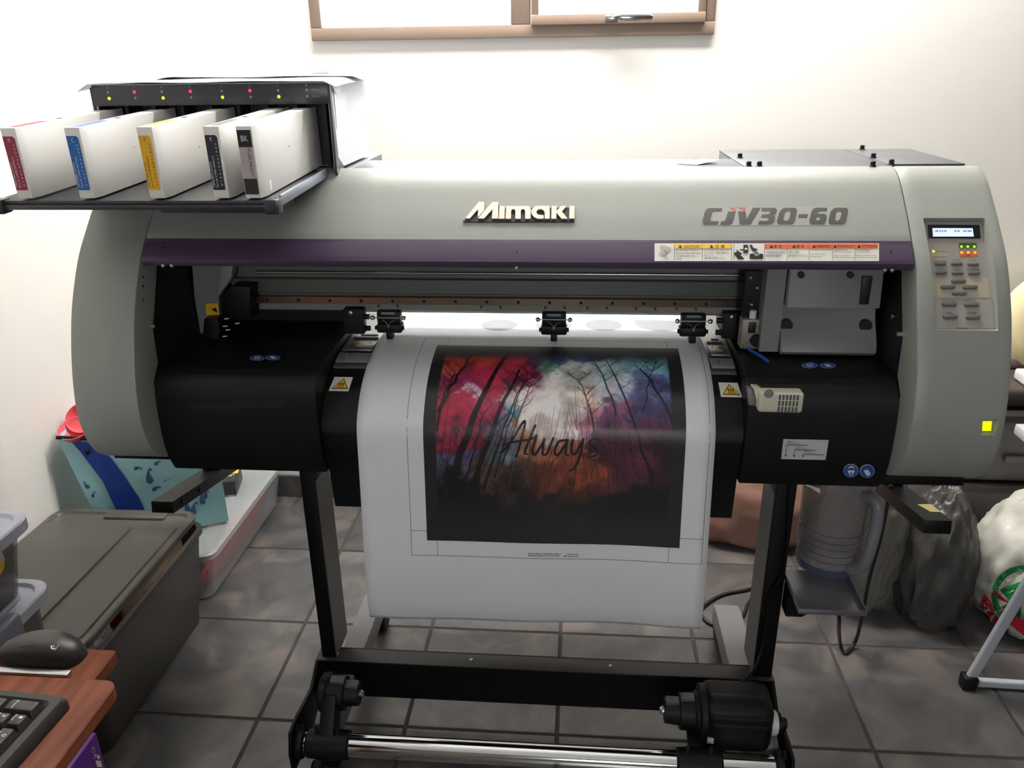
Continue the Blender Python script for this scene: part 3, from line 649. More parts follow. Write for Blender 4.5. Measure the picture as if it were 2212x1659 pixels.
B = bil(((1692,948),(1790,950),(1783,993),(1687,991))); G = lambda e: (lambda a, b: SID.hit(*B(a, b), e))
gl = decal('guide_label', [rect(0, 0, 1, 1)], G(.0008), mat('silver_label', (196, 200, 198), .4), apR); gl['label'] = 'pale guide label with arrows'
for x0, yt, x1 in ((.09, .27, .55), (.28, .51, .74), (.48, .73, .94)):
    decal('guide_line', [rect(x0, yt, x1, yt+.025)], G(.0013), INKBLK, apR); decal('guide_line', [rect(x0-.002, yt, x0+.006, .80)], G(.0013), INKBLK, apR)
    decal('guide_arrow', [[(x0-.022, .79), (x0+.026, .79), (x0+.002, .89)]], G(.0013), INKBLK, apR)
for s_, r in (('乾燥FAN', (.10, .10, .24, .16)), ('Dry Fan Device', (.10, .185, .37, .24)), ('排気装置', (.29, .35, .43, .41)), ('Exhaust Device', (.29, .43, .56, .48)), ('巻取り装置', (.49, .57, .66, .63)), ('Take up Device', (.49, .65, .76, .70))):
    text('guide_text', s_, r, G(.0013), INKGRY, apR)
def roundel(cx, cy, rx, ry, kind, fp, parent, sk=0.0):
    f = lambda e: (lambda a, b: fp(cx+a*rx+b*sk*rx, cy+b*ry, e))
    decal('blue_roundel', [disc(0, 0, 1.06)], f(.0008), LBL, parent); decal('blue_roundel', [disc(0, 0, 1)], f(.0012), BLUE, parent)
    if kind:
        decal('roundel_mark', [[(-.45, -.3), (-.3, -.62), (.05, -.8), (.4, -.62), (.5, -.3), (.3, -.5), (-.1, -.55)]], f(.0016), LBL, parent)
        decal('roundel_mark', [[(-.5, -.08), (.5, -.08), (.42, .3), (.15, .3), (0, .1), (-.15, .3), (-.42, .3)]], f(.0016), LBL, parent)
        decal('roundel_mark', [[(-.4, .35), (.4, .35), (.2, .72), (-.2, .72)], [(-.28, .42), (.28, .42), (.13, .62), (-.13, .62)]], f(.0016), LBL, parent)
    else:
        decal('roundel_mark', [[(-.5, -.05), (-.3, -.3), (-.15, -.2), (.05, -.35), (.5, .4), (.15, .75), (-.15, .6)]], f(.0016), LBL, parent)
sf = lambda x, y, e: SID.hit(x, y, e)
for cx, cy, rx, ry, kd, pr_ in ((1838, 1016, 15, 13.5, 1, apR), (1873, 1017, 15, 13.5, 0, apR), (1749, 790, 16, 6, 1, apR), (1788, 790, 16, 6, 0, apR), (556, 774, 15, 5.5, 1, apL), (590, 773, 15, 5.5, 0, apL)):
    roundel(cx, cy, rx, ry, kd, sf, pr_)
# beige clamp lever
BEI = mat('beige_plastic', (206, 204, 184), .45, var=.02)
a_ = onY(1640, 845, 1.205); b_ = onY(1731, 890, 1.205)
lv = box('clamp_lever', a_.x, b_.x, 1.198, 1.224, b_.z, a_.z, BEI, PR, bev=.005, seg=3); lv['label'] = 'beige ribbed clamp lever'
prism('lever_neck', [onY(x, y, 1.212) for x, y in ((1624, 836), (1640, 838), (1650, 846), (1650, 886), (1638, 884), (1636, 862))], (0, .016, 0), BEI, lv, bev=.002)
prism('lever_pivot', [onY(x, y, 1.225) for x, y in ((1614, 838), (1632, 840), (1636, 878), (1618, 876))], (0, .012, 0), GREY2, lv, bev=.002)
for i in range(6):
    for j in range(3):
        x = onY(1684+7.7*i, 865, 1.198).x; z = a_.z+(b_.z-a_.z)*(.2+.3*j); box('lever_slot', x-.0016, x+.0016, 1.1972, 1.202, z-.0042, z+.0042, INKGRY, lv, bev=0)
p = onY(1661, 849, 1.198); lathe('lever_dimple', [(.0075, 0), (.0075, .001), (.005, .0012)], (p.x, 1.1985, p.z-.001), (0, -1, 0), GREY2, lv, n=16)

# ------------------------------------------------------------------ ink station on top
IX0, IX1, IY0, IY1, IZ0, IZ1 = -.832, -.420, 1.40, 1.64, 1.180, 1.3225
bm = bmesh.new()
for r in ((IX0, IX1, IY0, IY1, IZ1-.003, IZ1), (IX0, IX0+.003, IY0, IY1, IZ0, IZ1-.003), (IX1-.003, IX1, IY0, IY1, IZ0, IZ1-.003), (IX0+.003, IX1-.003, IY1-.003, IY1, IZ0, IZ1-.003), (IX0+.003, IX1-.003, IY0+.06, IY1-.003, IZ0, IZ0+.002)): bbox(bm, *r, bev=.0006, seg=1)
ik = mkbm('ink_station', bm, WHT2, PR); ik['label'] = 'white ink cartridge station with a dark lamp panel'
fpn = box('lamp_panel', IX0, IX1, IY0-.004, IY0+.002, 1.288, 1.3215, PANEL, ik, bev=.001)
box('slot_cavity', IX0+.004, IX1-.004, IY0+.05, IY0+.052, IZ0+.002, 1.288, INKBLK, ik, bev=0)
for k in range(9):
    x = -.829+k*.0497; box('slot_divider', x-.0025, x+.0025, IY0+.003, IY0+.05, IZ0+.002, 1.289, BLK, ik, bev=0)
prism('side_flange', [(IX1-.001, y, z) for y, z in ((1.396, 1.318), (1.404, 1.318), (1.412, 1.20), (1.440, 1.182), (1.420, 1.150), (1.396, 1.175))], (.004, 0, 0), PANEL, ik)
prism('side_flange', [(IX0-.003, y, z) for y, z in ((1.396, 1.318), (1.404, 1.318), (1.412, 1.20), (1.420, 1.17), (1.396, 1.165))], (.004, 0, 0), PANEL, ik)
OFFL = mat('unlit_led', (160, 156, 150), .3); 
for k, (px_, st_) in enumerate(zip((233, 290, 350, 411, 479, 540, 601, 663), 'grgrgrgo')):
    x = onY(px_, 197, IY0-.004).x
    for z, kind in ((1.3105, 'r'), (1.3005, 'g')):
        m = LRED if (st_ == 'r' and kind == 'r') else LYG if (st_ == 'g' and kind == 'g') else OFFL
        r = .0026 if m is not OFFL else .0022
        lathe('indicator_lamp', [(r, 0), (r*.9, .0008), (r*.5, .0015), (1e-6, .0018)], (x, IY0-.004, z), (0, -1, 0), m, ik, n=12, auto=80)
    text('slot_number', str(8-k), (x-.0012, -1.3195, x+.0012, -1.3165), lambda a, b: Vector((a, IY0-.0045, -b)), OFFL, ik)
text('lamp_text', 'EMPTY', (-.4475, -1.312, -.435, -1.309), lambda a, b: Vector((a, IY0-.0045, -b)), OFFL, ik)
text('lamp_text', 'SELECT', (-.4475, -1.302, -.433, -1.299), lambda a, b: Vector((a, IY0-.0045, -b)), OFFL, ik)
TILT = math.radians(2.5)
XF = Matrix.Translation((0, 1.40, 1.1807)) @ Matrix.Rotation(TILT, 4, 'X') @ Matrix.Translation((0, -1.40, -1.174))
ty = box('cartridge_tray', -.874, -.437, 1.150, 1.41, 1.1655, 1.1715, TRAY, PR, bev=.0015, xf=XF); ty['label'] = 'dark grey tray under the ink cartridges'
box('tray_lip', -.866, -.445, 1.147, 1.153, 1.158, 1.1655, PANEL, ty, bev=.001, xf=XF)
for x0, x1 in ((-.877, -.856), (-.455, -.434)): box('tray_corner', x0, x1, 1.143, 1.165, 1.152, 1.1735, PANEL, ty, bev=.002, xf=XF)
box('tray_edge', -.4395, -.4345, 1.165, 1.40, 1.161, 1.1765, mat('tray_edge_metal', (150, 155, 170), .35, metal=.5), ty, bev=.001, xf=XF)
prismx('tray_bracket', [(1.215, 1.163), (1.225, 1.136), (1.32, 1.136), (1.32, 1.167)], -.655, -.472, TRAY, PR, bev=.001)
# cover sheets over the ink station
def sheet_grid(name, x0, x1, y0, y1, zf, m, parent=None, nx=24, ny=12, t=.0008):
    vs = []; fs = []
    for s_ in (0, 1):
        for j in range(ny+1):
            for i in range(nx+1):
                a, b = i/nx, j/ny; x, y, z = zf(a, b, x0+(x1-x0)*a, y0+(y1-y0)*b); vs.append((x, y, z-s_*t))
    M_ = (nx+1)*(ny+1)
    for j in range(ny):
        for i in range(nx):
            q = [j*(nx+1)+i, j*(nx+1)+i+1, (j+1)*(nx+1)+i+1, (j+1)*(nx+1)+i]; fs.append(q); fs.append([M_+k for k in q[::-1]])
    ring = [i for i in range(nx)]+[j*(nx+1)+nx for j in range(ny)]+[ny*(nx+1)+i for i in range(nx, 0, -1)]+[j*(nx+1) for j in range(ny, 0, -1)]
    for k in range(len(ring)): a, b = ring[k], ring[(k+1) % len(ring)]; fs.append([b, a, a+M_, b+M_])
    return mk(name, vs, fs, m, parent, smooth=True)
def zf1(a, b, x, y):
    d = -.012*max(0, (.06-a)/.06)**2*(1-b)-.010*max(0, (a-.95)/.05)**1.5*(1-b*.4)
    return x, y+.004*math.sin(a*9)*(1-b), IZ1+.0022+.0015*math.sin(a*7+b*3)**2+.004*b+d
def zf2(a, b, x, y):
    d = -.012*max(0, (.12-a)/.12)**2-.008*max(0, (a-.93)/.07)**2
    return x, y, IZ1+.0095+.003*b+.001*math.sin(a*5)+d
SHTW = mat('white_plastic_film', (238, 238, 242), .35, var=.01)
cs = tag(sheet_grid('cover_sheet', -.852, -.405, 1.386, 1.60, zf1, SHTW), 'thin white sheet lying over the front of the ink station', 'sheet')
tag(sheet_grid('cover_sheet', -.80, -.392, 1.52, 1.655, zf2, SHTW), 'thin white sheet lying over the rear of the ink station', 'sheet')
mk('tape_strip', [(IX1+.0012, 1.424, 1.322), (IX1+.0012, 1.434, 1.322), (IX1+.002, 1.432, 1.248), (IX1+.002, 1.426, 1.248)], [[0, 1, 2, 3]], SHTW, cs)
mk('torn_corner', [(IX1+.0015, 1.40, 1.323), (IX1+.0015, 1.50, 1.325), (IX1+.003, 1.468, 1.312), (IX1+.004, 1.44, 1.303), (IX1+.004, 1.425, 1.306)], [[0, 1, 2, 3, 4]], SHTW, cs)
p0 = onY(672, 156, 1.60); p1 = onY(712, 155, 1.60)
pen = empty('marker_pen', (p0.x, 1.60, p0.z-.006), 'small white marker pen lying on the sheet over the ink station', 'pen')
cyl('barrel', (p0.x, 1.60, p0.z+.0), (p1.x-.012, 1.60, p1.z), .0042, WHT, pen, ch=.001); cyl('cap', (p1.x-.012, 1.60, p1.z), (p1.x, 1.60, p1.z), .0046, mat('cream_cap', (216, 208, 186), .5), pen, ch=.001)
# ink cartridges
CW, CLN, CHT = .0265, .29, .1005
def cartridge(x, col, code, txt, desc, tcol, bk=False):
    t = empty('ink_cartridge', (x, 1.152, 1.1748-.0045), desc, 'ink cartridge', 'ink cartridges in the station')
    o = OFF[t]; L3 = lambda u, y, v: o+Vector((u, y, v))
    lp = [(0, 0), (.0225, 0), (CW, .016), (CW, CLN), (0, CLN)]
    prism('body', [L3(a, b, 0) for a, b in lp], (0, 0, CHT), WHT, t, bev=.0007)
    f = lambda e: (lambda u, v: L3(u, -e, v))
    m = mat('cartridge_%s_ink' % code, col, .45, var=.03); tm = mat('cartridge_text_%s' % ('dark' if tcol < 100 else 'light'), (tcol,)*3, .5)
    w = .0185
    if not bk:
        lb = decal('label', [[(.0003, .012), (w-.001, .012), (w, .013), (w, .086), (w-.003, .089), (.0003, .089)]], f(.0003), m, t)
        text('label_text', code, (.0075, .086, .0108, .0805), f(.0006), tm, lb)
        rot = lambda u0, v0, u1, v1: [(u0, v0), (u0, v1), (u1, v1), (u1, v0)]
        text('label_text', 'Part #: '+txt[0], rot(.0062, .016, .0092, .060), f(.0006), tm, lb)
        text('label_text', txt[1], rot(.0014, .016, .0040, .052), f(.0006), tm, lb)
        text('label_text', txt[2], rot(.0135, .018, .0158, .078), f(.0006), tm, lb)
        box('top_label', *(o.x+.004, o.x+.018), o.y+.012, o.y+.09, o.z+CHT-.0001, o.z+CHT+.0002, m if code != 'K' else INKGRY, t, bev=0)
    else:
        g = mat('cartridge_taupe_label', (176, 166, 164), .45)
        lb = decal('label', [rect(.0006, .028, .0205, .072)], f(.0003), g, t)
        decal('label_block', [rect(.0006, .072, .0205, .0955)], f(.0004), INKBLK, t); decal('label_block', [rect(.0006, .0055, .0205, .028)], f(.0004), mat('dark_plum_print', (48, 34, 40), .45), t)
        text('label_text', 'BK', (.0055, .088, .0155, .080), f(.0007), mat('cartridge_text_light', (225,)*3, .5), lb)
        text('label_text', 'FUZE MS33™', [(.0165, .070), (.0165, .031), (.0125, .031), (.0125, .070)], f(.0007), INKBLK, lb)
        box('top_label', o.x+.005, o.x+.019, o.y+.012, o.y+.16, o.z+CHT-.0001, o.z+CHT+.0008, LBL, t, bev=0)
        box('side_tag', o.x+CW-.0002, o.x+CW+.0004, o.y+.028, o.y+.036, o.z+.006, o.z+.020, LBL, t, bev=0)
    box('vent_plug', o.x+.009, o.x+.017, o.y+.12, o.y+.128, o.z+CHT-.001, o.z+CHT+.0006, BLK, t, bev=.0003)
    ball('mould_mark', L3(CW, .13, .055), .0011, GREY2, t, n=8)
    t.rotation_euler = (TILT, 0, 0)
cartridge(-.833, (142, 28, 60), 'M', ('LWB130MAC4', 'Y8037366-151016', '0 1 5 4 1 0 0 4 1 0 0 7'), 'ink cartridge with a magenta label, leftmost in the station', 220)
cartridge(-.7365, (20, 96, 168), 'C', ('LWB130CYC4', 'Y8109884-161016', '0 1 5 4 1 0 0 4 1 0 0 7'), 'ink cartridge with a cyan blue label', 220)
cartridge(-.6285, (226, 174, 26), 'Y', ('LWB130YEC4', 'Y8037489-161016', '0 1 5 4 1 0 0 4 1 0 0 7'), 'ink cartridge with a yellow label', 30)
cartridge(-.5305, (34, 36, 42), 'K', ('LWB130KKC4', 'Y8091872-151015', '0 1 5 4 1 0 0 4 1 0 0 7'), 'ink cartridge with a black label lettered K', 220)
cartridge(-.4830, (34, 34, 40), 'BK', None, 'ink cartridge with a black and taupe label lettered BK, rightmost in the station', 220, True)

# ------------------------------------------------------------------ stand
LY = 1.34
lx0, lx1 = -.531, onY(688, 1098, LY).x; rx0, rx1 = onY(1660, 1180, LY).x, .4115
LZ = onY(688, 1420, LY).z
for x0, x1 in ((lx0, lx1), (rx0, rx1)): box('stand_leg', x0, x1, LY, LY+.085, LZ-.002, .668, BLKM, PR, bev=.003)
LEGIN = mat('grey_leg_lining', (96, 94, 92), .4, var=.05)
box('leg_lining', lx1-.0008, lx1+.0012, LY+.002, LY+.084, LZ, .60, LEGIN, PR, bev=0); box('leg_lining', rx0-.0012, rx0+.0008, LY+.002, LY+.084, LZ, .60, LEGIN, PR, bev=0)
FT = LZ-.035
FOOTM = mat('grey_painted_foot', (128, 128, 128), .45, var=.04)
for x0, x1 in ((onZ(753, 1357, FT).x+.005, onZ(781, 1417, FT).x), (onZ(1578, 1449, FT).x, onZ(1578, 1449, FT).x+.06)):
    cx = (x0+x1)/2
    fo = prismx('stand_foot', [(1.20, FT-.055), (1.20, FT-.01), (1.22, FT), (1.60, FT), (1.635, FT-.01), (1.635, FT-.055)], x0, x1, FOOTM, PR, bev=.004); fo['label'] = 'grey foot beam of the stand'
    for y in (1.225, 1.655):
        w_ = lathe('caster', [(.012, -.016), (.030, -.015), (.034, -.011), (.034, .011), (.030, .015), (.012, .016)], (cx, y, .0345), (1, 0, 0), BLK, fo, n=20)
        box('caster_fork', cx-.021, cx+.021, y-.020, y+.016, .045, max(.07, FT-.052), DARK, fo, bev=.004)
# cross bar with top flange
bp_ = onZ(682, 1426, LZ); BY = bp_.y
bb_ = prismx('cross_bar', [(BY, LZ-.001), (BY, LZ-.092), (BY+.003, LZ-.095), (BY+.045, LZ-.095), (BY+.045, LZ-.001)], bp_.x, onZ(1672, 1468, LZ).x, BLKM, PR, bev=.001); bb_['label'] = 'black cross bar of the stand'
box('cross_bar_top', bp_.x, onZ(1672, 1468, LZ).x, BY-.001, BY+.038, LZ-.001, LZ+.002, mat('dark_bar_top', (58, 56, 55), .45), PR, bev=.0008)
for x, y in ((725, 1421), (1017, 1432), (1319, 1444), (1625, 1456)): p = onZ(x, y, LZ+.002); screw((p.x, BY+.02, LZ+.002), (0, 0, 1), .004, bb_, SIL, h=.003)
# take-up reel: side plates, rod, clamps, flange and motor
RY = 1.17; ra = onY(761, 1588.8, RY); rb = onY(757, 1630, RY); RZ = (ra.z+rb.z)/2; RR = (ra.z-rb.z)/2*.92
for x in (bp_.x, onZ(1672, 1468, LZ).x-.006):
    prismx('take_up_plate', [(BY+.04, LZ-.002), (BY-.002, LZ), (BY-.05, LZ-.03), (RY+.02, RZ+.048), (RY-.02, RZ+.044), (RY-.034, RZ), (RY-.03, RZ-.05), (BY+.02, RZ-.05)], x, x+.006, BLKM, PR, bev=.001)
rod = cyl('take_up_rod', (bp_.x+.01, RY, RZ), (onY(1672, 1650, RY).x, RY, RZ), RR, CHR, PR, n=40); rod['label'] = 'polished steel take-up rod'
def clamp(x0, x1, k=1.25):
    c = lathe('rod_clamp', [(RR*1.04, 0), (RR*k, .004), (RR*k*1.05, (x1-x0)*.5), (RR*k, x1-x0-.004), (RR*1.04, x1-x0)], (x0, RY, RZ), (1, 0, 0), BLK, PR, n=28)
    for s_ in (.2, .7): prismx('clamp_fin', [(RY-.006, RZ+RR*k*.9), (RY, RZ+RR*k+.016), (RY+.006, RZ+RR*k*.9)], x0+(x1-x0)*s_, x0+(x1-x0)*s_+.006, BLK, c)
    return c
c1 = clamp(onY(642, 1600, RY).x, onY(662, 1600, RY).x, 1.3); cyl('thumb_knob', (onY(700, 1640, RY).x, RY-RR-.004, RZ-.02), (onY(700, 1640, RY).x, RY-RR-.020, RZ-.024), .013, BLK, c1, n=14, ch=.002)
clamp(onY(664, 1600, RY).x, onY(757, 1600, RY).x, 1.22)
clamp(onY(1460, 1640, RY).x, onY(1560, 1645, RY).x, 1.22); clamp(onY(1672, 1650, RY).x, onY(1695, 1650, RY).x, 1.3)
HY = 1.235
hc = onY(742, 1497, HY)
prismx('flange_arm', [(HY+.03, hc.z+.02), (HY-.03, hc.z+.02), (RY-.02, RZ+.01), (RY+.035, RZ)], onY(712, 1540, HY).x, onY(742, 1540, HY).x, BLK, PR, bev=.003)
fl_ = lathe('roll_flange', [(.034, 0), (.0395, .004), (.0395, .014), (.036, .018), (.0345, .018), (.033, .050), (.0255, .051), (.0225, .078), (.018, .0785)], (onY(695, 1490, HY).x, HY, hc.z), (1, 0, 0), BLK, PR, n=32); fl_['label'] = 'black stepped roll flange on the take-up'
fx = onY(695, 1490, HY).x
DG = mat('rib_grey_plastic', (92, 90, 92), .4, var=.1)  # paler grey than the black hub
for a, r, l0, l1 in ((.0, .034, .022, .050), (0, .0255, .051, .077)):
    prismx('flange_rib', [(HY-.010, hc.z+r-.004), (HY-.010, hc.z+r+.003), (HY+.006, hc.z+r+.004), (HY+.008, hc.z+r-.002)], fx+l0, fx+l1, DG, fl_, bev=.001)
lathe('flange_pin', [(.008, 0), (.008, .004), (.005, .008), (1e-6, .009)], (fx+.078, HY, hc.z), (1, 0, 0), SIL, fl_, n=16)
mc = onY(1590, 1545, HY); m0 = onY(1512, 1545, HY).x; m1 = onY(1664, 1545, HY).x
mo = box('take_up_motor', m0, m1, HY-.042, HY+.05, mc.z-.060, mc.z+.052, BLK, PR, bev=.022, seg=4); mo['label'] = 'black take-up motor housing'
lathe('motor_ring', [(.046, 0), (.052, .003), (.052, .013), (.048, .016)], (m0-.006, HY, mc.z+.006), (1, 0, 0), BLK, mo, n=30)
for z in (.030, .012): box('motor_groove', m0+.018, m1-.012, HY-.0425, HY-.035, mc.z+z-.003, mc.z+z+.003, INKBLK, mo, bev=.001)
box('motor_groove', m0+.016, m1-.014, HY-.01, HY, mc.z+.046, mc.z+.0525, INKBLK, mo, bev=.001)
lathe('motor_hub', [(.018, -.066), (.0235, -.0655), (.0265, -.038), (.034, -.037), (.036, -.010), (.040, -.006), (.040, 0)], (m0-.004, HY, mc.z+.004), (1, 0, 0), BLK, mo, n=30)
for r, l0, l1 in ((.036, -.036, -.010), (.0265, -.064, -.038)): prismx('flange_rib', [(HY-.010, mc.z+r), (HY-.010, mc.z+r+.007), (HY+.006, mc.z+r+.008), (HY+.008, mc.z+r+.002)], m0-.004+l0, m0-.004+l1, DG, mo, bev=.001)
lathe('flange_pin', [(.008, 0), (.008, -.004), (.005, -.008), (1e-6, -.009)], (m0-.070, HY, mc.z+.004), (1, 0, 0), SIL, mo, n=16)
lathe('torque_dial', [(.020, 0), (.0235, .002), (.0235, .012), (.021, .015)], (m1-.001, HY, mc.z-.014), (1, 0, 0), WHT, mo, n=26)
lathe('torque_knob', [(.020, .015), (.020, .022), (.011, .023), (.011, .032), (.008, .034)], (m1-.001, HY, mc.z-.014), (1, 0, 0), BLK, mo, n=20)
p = onY(1535, 1602, HY-.045); box('motor_tag', p.x-.006, p.x+.006, HY-.0445, HY-.038, p.z-.006, p.z+.006, BEI, mo, bev=.0005)
prismx('motor_arm', [(HY+.03, mc.z-.03), (HY-.03, mc.z-.04), (RY-.02, RZ+.01), (RY+.035, RZ)], onY(1480, 1600, HY).x, onY(1556, 1600, HY).x, BLK, PR, bev=.003)
tube('motor_cable', [(onY(1700, 1060, 1.335).x, 1.33, .66), (onX(1690, 1180, .405).x, LY-.006, .45), onY(1662, 1290, LY-.006), onY(1650, 1380, LY-.008), onY(1632, 1440, 1.31), onY(1600, 1475, 1.27), (m0+.06, HY+.02, mc.z+.05)], .0028, BLK, PR, n=6)
# under-body arms and brackets
def arm(near, Y, L, w, hh, tape=False):
    c = onY(*near, Y); d = ray(1250, 510).normalized(); u = Vector((1, 0, 0)); u = (u-d*u.dot(d)).normalized(); v = u.cross(d)
    lp = [c+u*a*w/2+v*b*hh/2 for a, b in ((-1, -1), (1, -1), (1, 1), (-1, 1))]
    a = prism('roll_hanger_arm', lp, d*L, BLKM, PR, bev=.002)
    for k in (.04, .12): cyl('arm_bolt', c+d*k+u*(w/2-.001), c+d*k+u*(w/2+.004), .005, BLK, a, n=10)
    e = c+d*(L*.75); box('arm_hanger', e.x-w/2+.004, e.x+w/2-.004, e.y-.02, e.y+.02, e.z, .67, BLKM, a)
    if tape: 
        t0 = c+d*.05+v*(hh/2+.0006); mk('masking_tape', [t0+u*w*.1, t0+u*w*.5, t0+u*w*.5+d*.05, t0-u*w*.05+d*.045], [[0, 1, 2, 3]], mat('masking_tape', (214, 196, 140), .7), a)
arm((350, 1096), 1.42, .34, .048, .026); arm((2026, 1139), 1.42, .34, .052, .028, True)
box('lower_bracket', onY(266, 995, 1.30).x, -.7275, 1.275, 1.60, .672, .692, BLKM, PR)
prism('lower_bracket', [onY(x, y, 1.262) for x, y in ((1905, 1028), (2082, 1030), (2082, 1050), (1905, 1046))], (0, .3, 0), BLKM, PR, bev=.001)
box('drain_bracket', onY(1815, 1035, 1.262).x, onY(1902, 1035, 1.262).x, 1.255, 1.29, onY(1850, 1047, 1.262).z, onY(1850, 1036, 1.262).z, GREY2, PR)
box('underside_panel', -.80, .62, 1.30, 1.60, .668, .70, BLKM, PR)
# waste jug tray on the right leg
TZ = .41
t0 = onZ(1697, 1230, TZ); t1 = onZ(1728, 1322, TZ); t2 = onZ(1873, 1331, TZ); tx0, tx1, tyb, tyf = .4125, t2.x, t0.y, t1.y
TRM = mat('satin_steel_tray', (132, 132, 138), .35, metal=.6, var=.06)
jt = box('jug_tray', tx0, tx1, tyf, tyb, TZ-.003, TZ, TRM, PR, bev=.0006); jt['label'] = 'small steel jug tray on the leg'
for r in ((tx0, tx1, tyf-.002, tyf, TZ-.003, TZ+.008), (tx1-.002, tx1, tyf, tyb, TZ-.003, TZ+.010), (tx0, tx0+.002, tyf, tyb, TZ-.003, TZ+.010)): box('tray_rim', *r, TRM, jt, bev=.0005)
prism('tray_strut', [(tx0, (tyf+tyb)/2, TZ-.003), (tx0+.11, (tyf+tyb)/2, TZ-.003), (tx0+.03, (tyf+tyb)/2, TZ-.062), (tx0, (tyf+tyb)/2, TZ-.062)], (0, .035, 0), BLKM, jt)

# ------------------------------------------------------------------ printed sheet
SX0, SX1 = -.378, .236
def sheet_pt(x, s_, eps=0.0):
    y, z = SHT.at(s_, eps); w = max(0, (.80-z)/.4)
    return Vector((x, y+.004*w*math.sin(x*9+1.0)+.002*w*math.sin(x*23), z))
_sf = np.linspace(0, SHT.S[-1], 6000); _py = np.interp(_sf, SHT.S, SHT.P[:, 0]); _pz = np.interp(_sf, SHT.S, SHT.P[:, 1])
def s_near(y, z): return float(_sf[int(np.argmin((_py-y)**2+(_pz-z)**2))])
def grid_sheet(name, x0, x1, sa_, sb_, nx, ns, eps, m, parent, thick_=0.0, loc=None):
    xs = np.linspace(x0, x1, nx+1); sl = np.linspace(sa_, sb_, ns+1); vs = []; fs = []
    for s_ in sl:
        for x in xs: vs.append(sheet_pt(x, s_, eps))
    n = nx+1
    for j in range(ns):
        for i in range(nx): fs.append([j*n+i, j*n+i+1, (j+1)*n+i+1, (j+1)*n+i][::-1])
    if thick_:
        M_ = len(vs)
        for s_ in sl:
            for x in xs: vs.append(sheet_pt(x, s_, eps-thick_))
        fs += [[M_+k for k in f[::-1]] for f in fs]
        ring = list(range(nx))+[j*n+nx for j in range(ns)]+[ns*n+i for i in range(nx, 0, -1)]+[j*n for j in range(ns, 0, -1)]
        for k in range(len(ring)): a, b = ring[k], ring[(k+1) % len(ring)]; fs.append([a, b, b+M_, a+M_])
    return mk(name, vs, fs, m, parent, smooth=True, loc=loc)
ps = empty('printed_sheet', (-.071, 1.30, .383), 'wide white sheet with a colourful forest print hanging from the printer', 'print')
grid_sheet('paper', SX0, SX1, 0, SHT.S[-1], 30, 150, .0003, PAPER, ps, thick_=.0005)
def ribbon(x0, x1, sa_, sb_, m, e=.0007, n=24): grid_sheet('crop_line', x0, x1, sa_, sb_, 1 if abs(x1-x0) < .01 else 20, 1 if abs(sb_-sa_) < .01 else n, e, m, ps)
LINE = mat('thin_grey_line', (110, 110, 116), .5)
sT, sB = s_near(1.449, .856), s_near(1.2165, .524); aT, aB = s_near(1.416, .854), s_near(1.22, .5535); cT, cB = s_near(1.40, .853), s_near(1.222, .572)
lw = .00045; fx0, fx1, ax0, ax1 = -.2895, .2265, -.2610, .1870
ribbon(fx0-lw, fx0+lw, sT, sB, LINE); ribbon(fx1-lw, fx1+lw, sT, sB, LINE); ribbon(fx0, fx1, sT-lw, sT+lw, LINE); ribbon(fx0, fx1, sB-lw, sB+lw, LINE)
for x in (-.2425, .1685): ribbon(x-lw, x+lw, aB, sB, LINE); ribbon(x-lw, x+lw, sT, aT, LINE)
ribbon(fx0, ax0, cB-lw, cB+lw, LINE); ribbon(ax1, fx1, cB-lw, cB+lw, LINE)
for px_, r in ((1075, .036), (1195, .036), (1305, .036), (1430, .050)):
    c = SHT.hit(px_, 714, 0); 
    mk('printed_circle', [(c.x+r*math.cos(a)*1.0, c.y+r*.95+r*math.sin(a), .8579) for a in np.linspace(0, 2*math.pi, 40, endpoint=False)], [list(range(40))], mat('pale_grey_print', (140, 142, 146), .5), ps)
random.seed(3)
for row, (xa_, xb_) in enumerate(((-.079, -.022), (-.079, -.022), (-.010, .010), (-.016, .012))):
    z = (.5335, .5295, .5335, .529)[row]; x = xa_
    while x < xb_:
        w_ = random.choice((.002, .003, .004, .006)); s_ = s_near(1.217, z); grid_sheet('imprint', x, min(x+w_, xb_), s_-.0007-(.0006 if row == 3 else 0), s_+.0007, 1, 1, .0008, INKBLK if row < 2 else LINE, ps); x += w_+.0012

